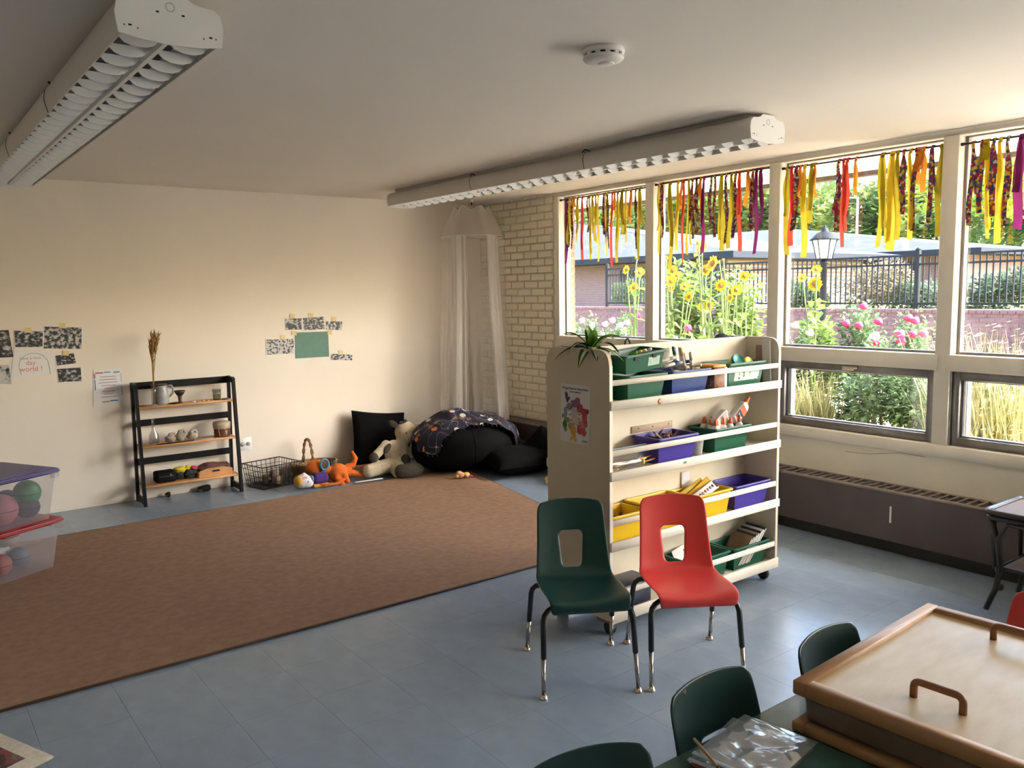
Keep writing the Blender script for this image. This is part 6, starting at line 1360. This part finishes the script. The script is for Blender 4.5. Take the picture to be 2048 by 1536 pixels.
MB().lathe([(0, .004), (.112, .004)], 20).build('basket_base', M_cane, wk)
for s in (-1, 1): MB().tube([(-.05+.10*0+s*.008*math.sin(a*9)-.0+.0, .0+s*.006*math.cos(a*9)-.10*math.cos(a), .13+.22*math.sin(a)) for a in [PI*k/30 for k in range(31)]], .0075, 6).build('handle_strand', M_cane, wk)

M_fur = mat('cream_fur', (.66, .57, .42), .95, var=.12, vscale=40, bump=.9, bscale=220, spec=.1); M_furg = mat('grey_fur', (.085, .078, .062), .95, var=.2, vscale=50, bump=.9, bscale=220, spec=.1)
def soft(mb, name, m, parent, vox=.008):
    o = mb.build(name, m, parent); r_ = o.modifiers.new('fuse', 'REMESH'); r_.mode = 'VOXEL'; r_.voxel_size = vox; r_.use_smooth_shade = True
    s_ = o.modifiers.new('soft', 'SMOOTH'); s_.iterations = 6; s_.factor = .5; return o
def pl(px, py, Y): return oy(px, py, Y)
B0 = Vector((-1.42, -.5, 0)); big = thing('plush_cow', 'large cream and grey plush animal slumped against the black pillow', 'plush toy', B0)
def q_(px, py, Y): return tuple(oy(px, py, Y)-B0)
hd_ = q_(812, 864, -.42); to = q_(787, 905, -.45); hip = q_(788, 928, -.50)
b = MB(); b.ell(hd_, (.105, .095, .095), 18, 12).ell((hd_[0]+.0, hd_[1]-.05, hd_[2]-.045), (.08, .08, .055), 14, 9).ell(to, (.085, .075, .115), 16, 10).ell(hip, (.10, .085, .08), 14, 9)
b.tube([hd_, to], .045, 8)
sL = q_(772, 890, -.46); hL = q_(748, 915, -.52); b.tube([sL, tuple((Vector(sL)+Vector(hL))/2), hL], [.042, .040, .038], 10).ell(sL, (.045,)*3).ell(hL, (.038,)*3)
sR = q_(806, 890, -.47); hR = q_(810, 922, -.56); b.tube([sR, hR], [.040, .040], 10).ell(sR, (.045,)*3).ell(hR, (.040,)*3)
kL = q_(738, 942, -.58); b.tube([hip, tuple((Vector(hip)+Vector(kL))/2), kL], [.07, .066, .058], 10).ell(kL, (.058,)*3)
kR = q_(800, 944, -.66); fR = q_(818, 950, -.76); b.tube([hip, kR], [.07, .068], 10).ell(kR, (.07, .07, .066)); b.tube([kR, fR], [.066, .062], 10)
soft(b, 'body', M_fur, big)
o = soft(MB().ell((fR[0]+.02, fR[1]+.0, max(.068, fR[2])), (.125, .075, .068), 18, 12, mtx=None).ell((fR[0]-.06, fR[1]+.02, max(.066, fR[2])), (.06, .066, .064)), 'foot', M_furg, big)
soft(MB().ell(hL, (.044, .042, .046)).ell((hL[0]-.012, hL[1]-.02, hL[2]-.01), (.035, .035, .035)), 'paw', M_furg, big); soft(MB().ell((hR[0], hR[1]-.012, hR[2]+.005), (.044, .042, .062)), 'paw', M_furg, big)
pt_ = q_(775, 897, -.53); soft(MB().ell(pt_, (.028, .018, .055), mtx=Matrix.Translation(pt_) @ Matrix.Rotation(R(38), 4, 'Y') @ Matrix.Translation(-Vector(pt_))), 'fur_patch', M_furg, big)
ea = q_(786, 848, -.40); soft(MB().ell(ea, (.055, .02, .032), mtx=Matrix.Translation(ea) @ Matrix.Rotation(R(25), 4, 'Y') @ Matrix.Translation(-Vector(ea))), 'ear', M_furg, big)
ea = q_(832, 852, -.40); soft(MB().ell(ea, (.035, .02, .03)), 'ear', M_fur, big)
bo = q_(806, 845, -.50); MB().ell((bo[0]-.02, bo[1], bo[2]), (.022, .012, .014)).ell((bo[0]+.02, bo[1], bo[2]+.012), (.022, .012, .016)).ell(bo, (.01, .014, .01)).build('bow', M_black, big)
for dx in (-.03, .035): MB().ell((hd_[0]+dx-.02, hd_[1]-.094, hd_[2]+.008), (.007, .005, .007), 10, 6).build('eye', M_black, big)
MB().ell((hd_[0]-.012, hd_[1]-.128, hd_[2]-.03), (.014, .008, .009), 10, 6).build('nose', M_furg, big)

M_or = mat('orange_plush', (.72, .17, .035), .9, var=.1, vscale=40, bump=.6, bscale=250, spec=.1)
O0 = Vector((-1.98, -.5, 0)); org = thing('orange_plush', 'bright orange long-limbed plush toy wearing blue goggles', 'plush toy', O0)
def o_(px, py, Y): return tuple(oy(px, py, Y)-O0)
h_ = o_(632, 934, -.42); bd = o_(676, 946, -.47); b = MB(); b.ell(h_, (.085, .065, .065), 16, 10).ell((h_[0]+.07, h_[1]-.01, h_[2]-.01), (.055, .05, .055)).ell(bd, (.085, .08, .085), 16, 10)
b.tube([h_, bd], .045, 8)
a0 = o_(692, 934, -.46); b.tube([a0, o_(706, 930, -.48), o_(711, 916, -.48), o_(703, 902, -.48)], [.032, .028, .024, .013], 9)
b.tube([bd, o_(705, 945, -.52), o_(733, 952, -.55)], [.05, .030, .020], 9).ell(o_(733, 952, -.55), (.022,)*3)
b.tube([bd, o_(676, 962, -.55), o_(687, 972, -.6)], [.05, .035, .026], 9).ell(o_(687, 973, -.6), (.026, .026, .022))
b.tube([bd, o_(690, 952, -.55), o_(697, 966, -.58)], [.045, .03, .022], 9).tube([o_(690, 957, -.6), o_(676, 967, -.62), o_(648, 970, -.6), o_(640, 968, -.58)], [.014, .014, .013, .011], 8)
soft(b, 'body', M_or, org, .007)
M_gog = mat('blue_goggles', (.06, .22, .36), .4); gg = o_(649, 929, -.50)
MB().tube([(gg[0]+.034*math.cos(a), gg[1], gg[2]+.045*math.sin(a)) for a in [2*PI*k/20 for k in range(20)]], .010, 8, closed=True).build('goggle_frame', M_gog, org); MB().prism([(gg[0]+.03*math.cos(a), gg[2]+.04*math.sin(a)) for a in [2*PI*k/20 for k in range(20)]], gg[1]-.002, gg[1]+.002, 'y').build('goggle_lens', glassmat('goggle_lens', (.6, .75, .85), .15, .1), org)
gz_ = o_(643, 942, -.49); MB().tube([o_(649, 940, -.5), gz_, o_(646, 950, -.5)], .008, 6).build('goggle_strap', M_gog, org)
nt_ = o_(664, 925, -.46); MB().prism([(nt_[0]-.015, nt_[2]-.03), (nt_[0]+.02, nt_[2]-.01), (nt_[0]+.012, nt_[2]+.02), (nt_[0], nt_[2]+.008), (nt_[0]-.018, nt_[2]+.028)], nt_[1]-.008, nt_[1]+.008, 'y').build('bow_tie', M_black, org)
W0 = Vector((-2.10, -.55, 0)); wpz = thing('white_plush', 'small white and orange plush animal in a purple vest lying face down', 'plush toy', W0)
def w2(px, py, Y): return tuple(oy(px, py, Y)-W0)
h_ = w2(606, 962, -.55); b = MB().ell(h_, (.072, .06, .058), 16, 10).ell((h_[0]+.03, h_[1]-.03, h_[2]-.02), (.045, .04, .035)).ell((h_[0]+.01, h_[1], h_[2]+.045), (.02, .018, .025)); soft(b, 'head', mat('white_plush_fur', (.70, .66, .68), .95, bump=.5, bscale=250), wpz, .006)
soft(MB().ell((h_[0]-.045, h_[1]-.012, h_[2]+.006), (.036, .052, .044)), 'orange_patch', mat('amber_plush', (.62, .33, .06), .95, bump=.5, bscale=250), wpz, .006)
bd = w2(640, 956, -.55); soft(MB().rbox(bd[0]-.065, bd[0]+.06, bd[1]-.05, bd[1]+.05, bd[2]-.04, bd[2]+.045, .025, 3), 'vest', mat('purple_vest', (.06, .02, .16), .9), wpz, .006)
soft(MB().tube([(bd[0]-.07, bd[1]-.02, .02), (bd[0]+.06, bd[1]-.03, .02)], .018, 8), 'trousers', mat('amber_trousers', (.60, .28, .04), .9), wpz, .006); MB().lathe([(.03, -.01), (.034, 0), (.03, .01)], 12, mtx=Matrix.Translation((bd[0]-.072, bd[1], bd[2])) @ Matrix.Rotation(PI/2, 4, 'Y')).build('collar', mat('teal_collar', (.20, .38, .38), .8), wpz)
MB().ell((h_[0]+.018, h_[1]-.064, h_[2]+.002), (.006, .004, .006), 8, 6).build('eye', M_black, wpz); MB().ell((h_[0]+.0, h_[1]-.045, h_[2]+.035), (.022, .006, .006), 8, 6).build('ear_lining', mat('ear_pink', (.6, .3, .34), .9), wpz)
# boxed picture book behind
p0 = oy(672, 925, -.28); bb = thing('picture_book', 'orange and yellow picture book lying behind the orange plush', 'book', (oy(708, 930, -.28).x, -.28, .001), R(5))
MB().rbox(-.155, .155, -.07, .09, 0, .055, .004, 1).build('page_block', mat('book_pages_tan', (.42, .30, .2), .8), bb); MB().rbox(-.16, .16, -.074, .094, .056, .066, .003, 1).build('cover', mat('book_orange', (.52, .17, .07), .5), bb)
MB().box(.05, .15, -.0755, -.070, .004, .052).build('spine_label', rampmat('book_label_print', [(0, (.06, .05, .09)), (.42, (.06, .05, .09)), (.5, (.62, .36, .06)), (.62, (.66, .4, .05))], 'noise', 25, .6), bb)
stp = MB().rbox(-.125, .125, -.016, .016, 0, .006, .002, 1).build('paper_strip', M_paper, None, (-1.665, -.655, .012), (0, 0, R(-4))); tag(stp, 'white paper strip lying at the rug edge', 'paper')

# pillows and bean bag
M_blackf = mat('black_fabric', (.0032, .0032, .0036), .85, bump=.25, bscale=30, spec=.1)
def pillow(label, loc, rot, w_, h_, th, group='black floor pillows', m=M_blackf):
    t = thing('floor_pillow', label, 'pillow', loc, group=group); t.rotation_euler = rot
    def fn(sg):
        def f(u, v):
            x, y = 2*u-1, 2*v-1; e = max(0, (1-abs(x)**2.6))*max(0, (1-abs(y)**2.6)); pin = 1-.06*(1-abs(x)**2)*abs(y)**4
            pin2 = 1-.06*(1-abs(y)**2)*abs(x)**4
            return (x*w_/2*pin2, sg*th/2*e**.45+.004*mnoise.noise(Vector((x*4, y*4, sg))), y*h_/2*pin+h_/2)
        return f
    o = MB().grid(fn(-1), 22, 22).grid(fn(1), 22, 22).build('cushion', m, t)
    MB().tube([(x*w_/2*(1-.06*(1-abs(y)**2)*abs(x)**4), 0, y*h_/2*(1-.06*(1-abs(x)**2)*abs(y)**4)+h_/2) for x, y in [(-1+2*k/10, -1) for k in range(10)]+[(1, -1+2*k/10) for k in range(10)]+[(1-2*k/10, 1) for k in range(10)]+[(-1, 1-2*k/10) for k in range(10)]], .004, 5, closed=True).build('piping', m, t)
    return t
pillow('black square pillow leaning on the cream wall behind the large plush', (-1.32, -.22, .0), (R(-14), R(8), R(3)), .56, .52, .16)
q1 = oz(1005, 957); pillow('black pillow lying on the floor beside the bean bag', (-.52, -1.44, .10), (R(-82), 0, R(-10)), .62, .42, .2)
pillow('black pillow standing on its corner against the heater', (-.36, -1.20, .10), (R(-8), R(45), R(-62)), .29, .29, .11)
bb_ = thing('bean_bag', 'large black bean bag in the corner', 'bean bag', (-.73, -.70, 0))
def bag_f(u, v):
    a = 2*PI*u; th = PI*v; r = math.sin(th)**.72; z = math.cos(th); rz = .225+.215*z*(1 if z > 0 else 1.02); k = 1+.05*mnoise.noise(Vector((math.cos(a)*1.3, math.sin(a)*1.3, v*3)))
    fl = 1+.10*max(0, -z)
    return (.50*r*k*fl*math.cos(a), .41*r*k*fl*math.sin(a), max(.002, rz+.03*mnoise.noise(Vector((math.cos(a)*2, math.sin(a)*2, 5+v)))*r))
o = MB().grid(bag_f, 48, 26, closeu=True).build('cover', M_blackf, bb_)
for k in range(6):
    u = k/6+.04; MB().tube([bag_f(u, .08+.84*j/18) for j in range(19)], .004, 5).build('seam', M_blackf, bb_)
M_sport = bpy.data.materials.new('sports_print_fabric'); M_sport.use_nodes = True; n = M_sport.node_tree; b_ = n.nodes['Principled BSDF']; b_.inputs['Roughness'].default_value = .85
tc = n.nodes.new('ShaderNodeTexCoord'); v1 = n.nodes.new('ShaderNodeTexVoronoi'); v1.inputs['Scale'].default_value = 16; n.links.new(tc.outputs['Object'], v1.inputs['Vector'])
lt_ = n.nodes.new('ShaderNodeMath'); lt_.operation = 'LESS_THAN'; lt_.inputs[1].default_value = .43; n.links.new(v1.outputs['Distance'], lt_.inputs[0])
sp_ = n.nodes.new('ShaderNodeSeparateColor'); n.links.new(v1.outputs['Color'], sp_.inputs[0]); rp = n.nodes.new('ShaderNodeValToRGB'); rp.color_ramp.interpolation = 'CONSTANT'
for e, (ps, cc) in zip([rp.color_ramp.elements[0], rp.color_ramp.elements[1]]+[rp.color_ramp.elements.new(.5) for _ in range(3)], ((0, (.012, .012, .03)), (.22, (.30, .18, .10)), (.56, (.62, .60, .56)), (.68, (.55, .14, .04)), (.78, (.22, .09, .05)))): e.position = ps; e.color = (*cc, 1)
n.links.new(sp_.outputs[0], rp.inputs[0]); wv = n.nodes.new('ShaderNodeTexNoise'); wv.inputs['Scale'].default_value = 9; wv.inputs['Detail'].default_value = 0; n.links.new(tc.outputs['Object'], wv.inputs['Vector'])
ab = n.nodes.new('ShaderNodeMath'); ab.operation = 'COMPARE'; ab.inputs[1].default_value = .5; ab.inputs[2].default_value = .003; n.links.new(wv.outputs['Fac'], ab.inputs[0])
mx1 = n.nodes.new('ShaderNodeMix'); mx1.data_type = 'RGBA'; mx1.inputs[6].default_value = (.012, .012, .03, 1); n.links.new(lt_.outputs[0], mx1.inputs[0]); n.links.new(rp.outputs[0], mx1.inputs[7])
mx2 = n.nodes.new('ShaderNodeMix'); mx2.data_type = 'RGBA'; mx2.inputs[7].default_value = (.6, .58, .54, 1); n.links.new(ab.outputs[0], mx2.inputs[0]); n.links.new(mx1.outputs[2], mx2.inputs[6]); n.links.new(mx2.outputs[2], b_.inputs['Base Color'])
sf = thing('sports_blanket', 'navy blanket printed with sports balls draped over the bean bag', 'blanket', (-.71, -.70, .44))
def blan(u, v):
    x, y = (u-.5)*1.02, (v-.5)*.62; ang = R(-8); X_, Y_ = x*math.cos(ang)-y*math.sin(ang), x*math.sin(ang)+y*math.cos(ang)
    rr = (X_/.52)**2+(Y_/.44)**2; z = .225+.222*math.sqrt(max(0, 1-min(1, rr)**1.6)) if rr < 1 else .20
    z += .018+.075*math.exp(-((x+.10)**2/.035+(y-.02)**2/.02))+.02*mnoise.noise(Vector((x*9, y*9, 1)))+.014*abs(math.sin(x*22+y*9))
    return (X_, Y_, max(.06, z)-.44)
MB().grid(blan, 60, 40).build('cloth', M_sport, sf)
def fr(u): p = blan(u, 0); return p
for k in range(24):
    p = blan(k/23, .0); MB().tube([p, (p[0]+.004, p[1]-.012, p[2]-.02)], .003, 4).build('fringe_knot', M_sport, sf)
# little dolls
def doll(label, px, py, z0, cols, rz):
    p = oz(px, py, z0); t = thing('small_doll', label, 'doll', (p.x, p.y, z0), rz, 'little dolls on the floor')
    MB().ell((0, 0, .030), (.030, .028, .028), 14, 9).build('head', mat('doll_skin', (.62, .30, .22), .6), t)
    MB().ell((.05, 0, .026), (.034, .024, .024), 12, 8).build('body', mat('doll_'+cols[0][0], cols[0][1], .7), t)
    MB().ell((-.012, .01, .042), (.028, .03, .024), 12, 8).build('hair', mat('doll_hair', (.66, .42, .14), .8), t); MB().ell((-.035, .0, .022), (.018, .02, .016), 10, 7).build('hair_bunch', _mats['doll_hair'], t)
    for s in (-1, 1): MB().tube([(.07, s*.012, .018), (.10, s*.02, .010)], [.011, .009], 7).build('leg', mat('doll_'+cols[1][0], cols[1][1], .7), t); MB().tube([(.035, s*.02, .03), (.045, s*.045, .014)], [.009, .007], 7).build('arm', _mats['doll_skin'], t)
doll('small pink-cheeked doll lying at the rug corner', 922, 957, .011, (('yellow', (.62, .5, .12)), ('magenta', (.55, .04, .14))), R(-10))
doll('small doll peeking out beside the shelf unit', 1100, 968, .0, (('peach', (.60, .36, .28)), ('rose', (.5, .2, .2))), R(20))
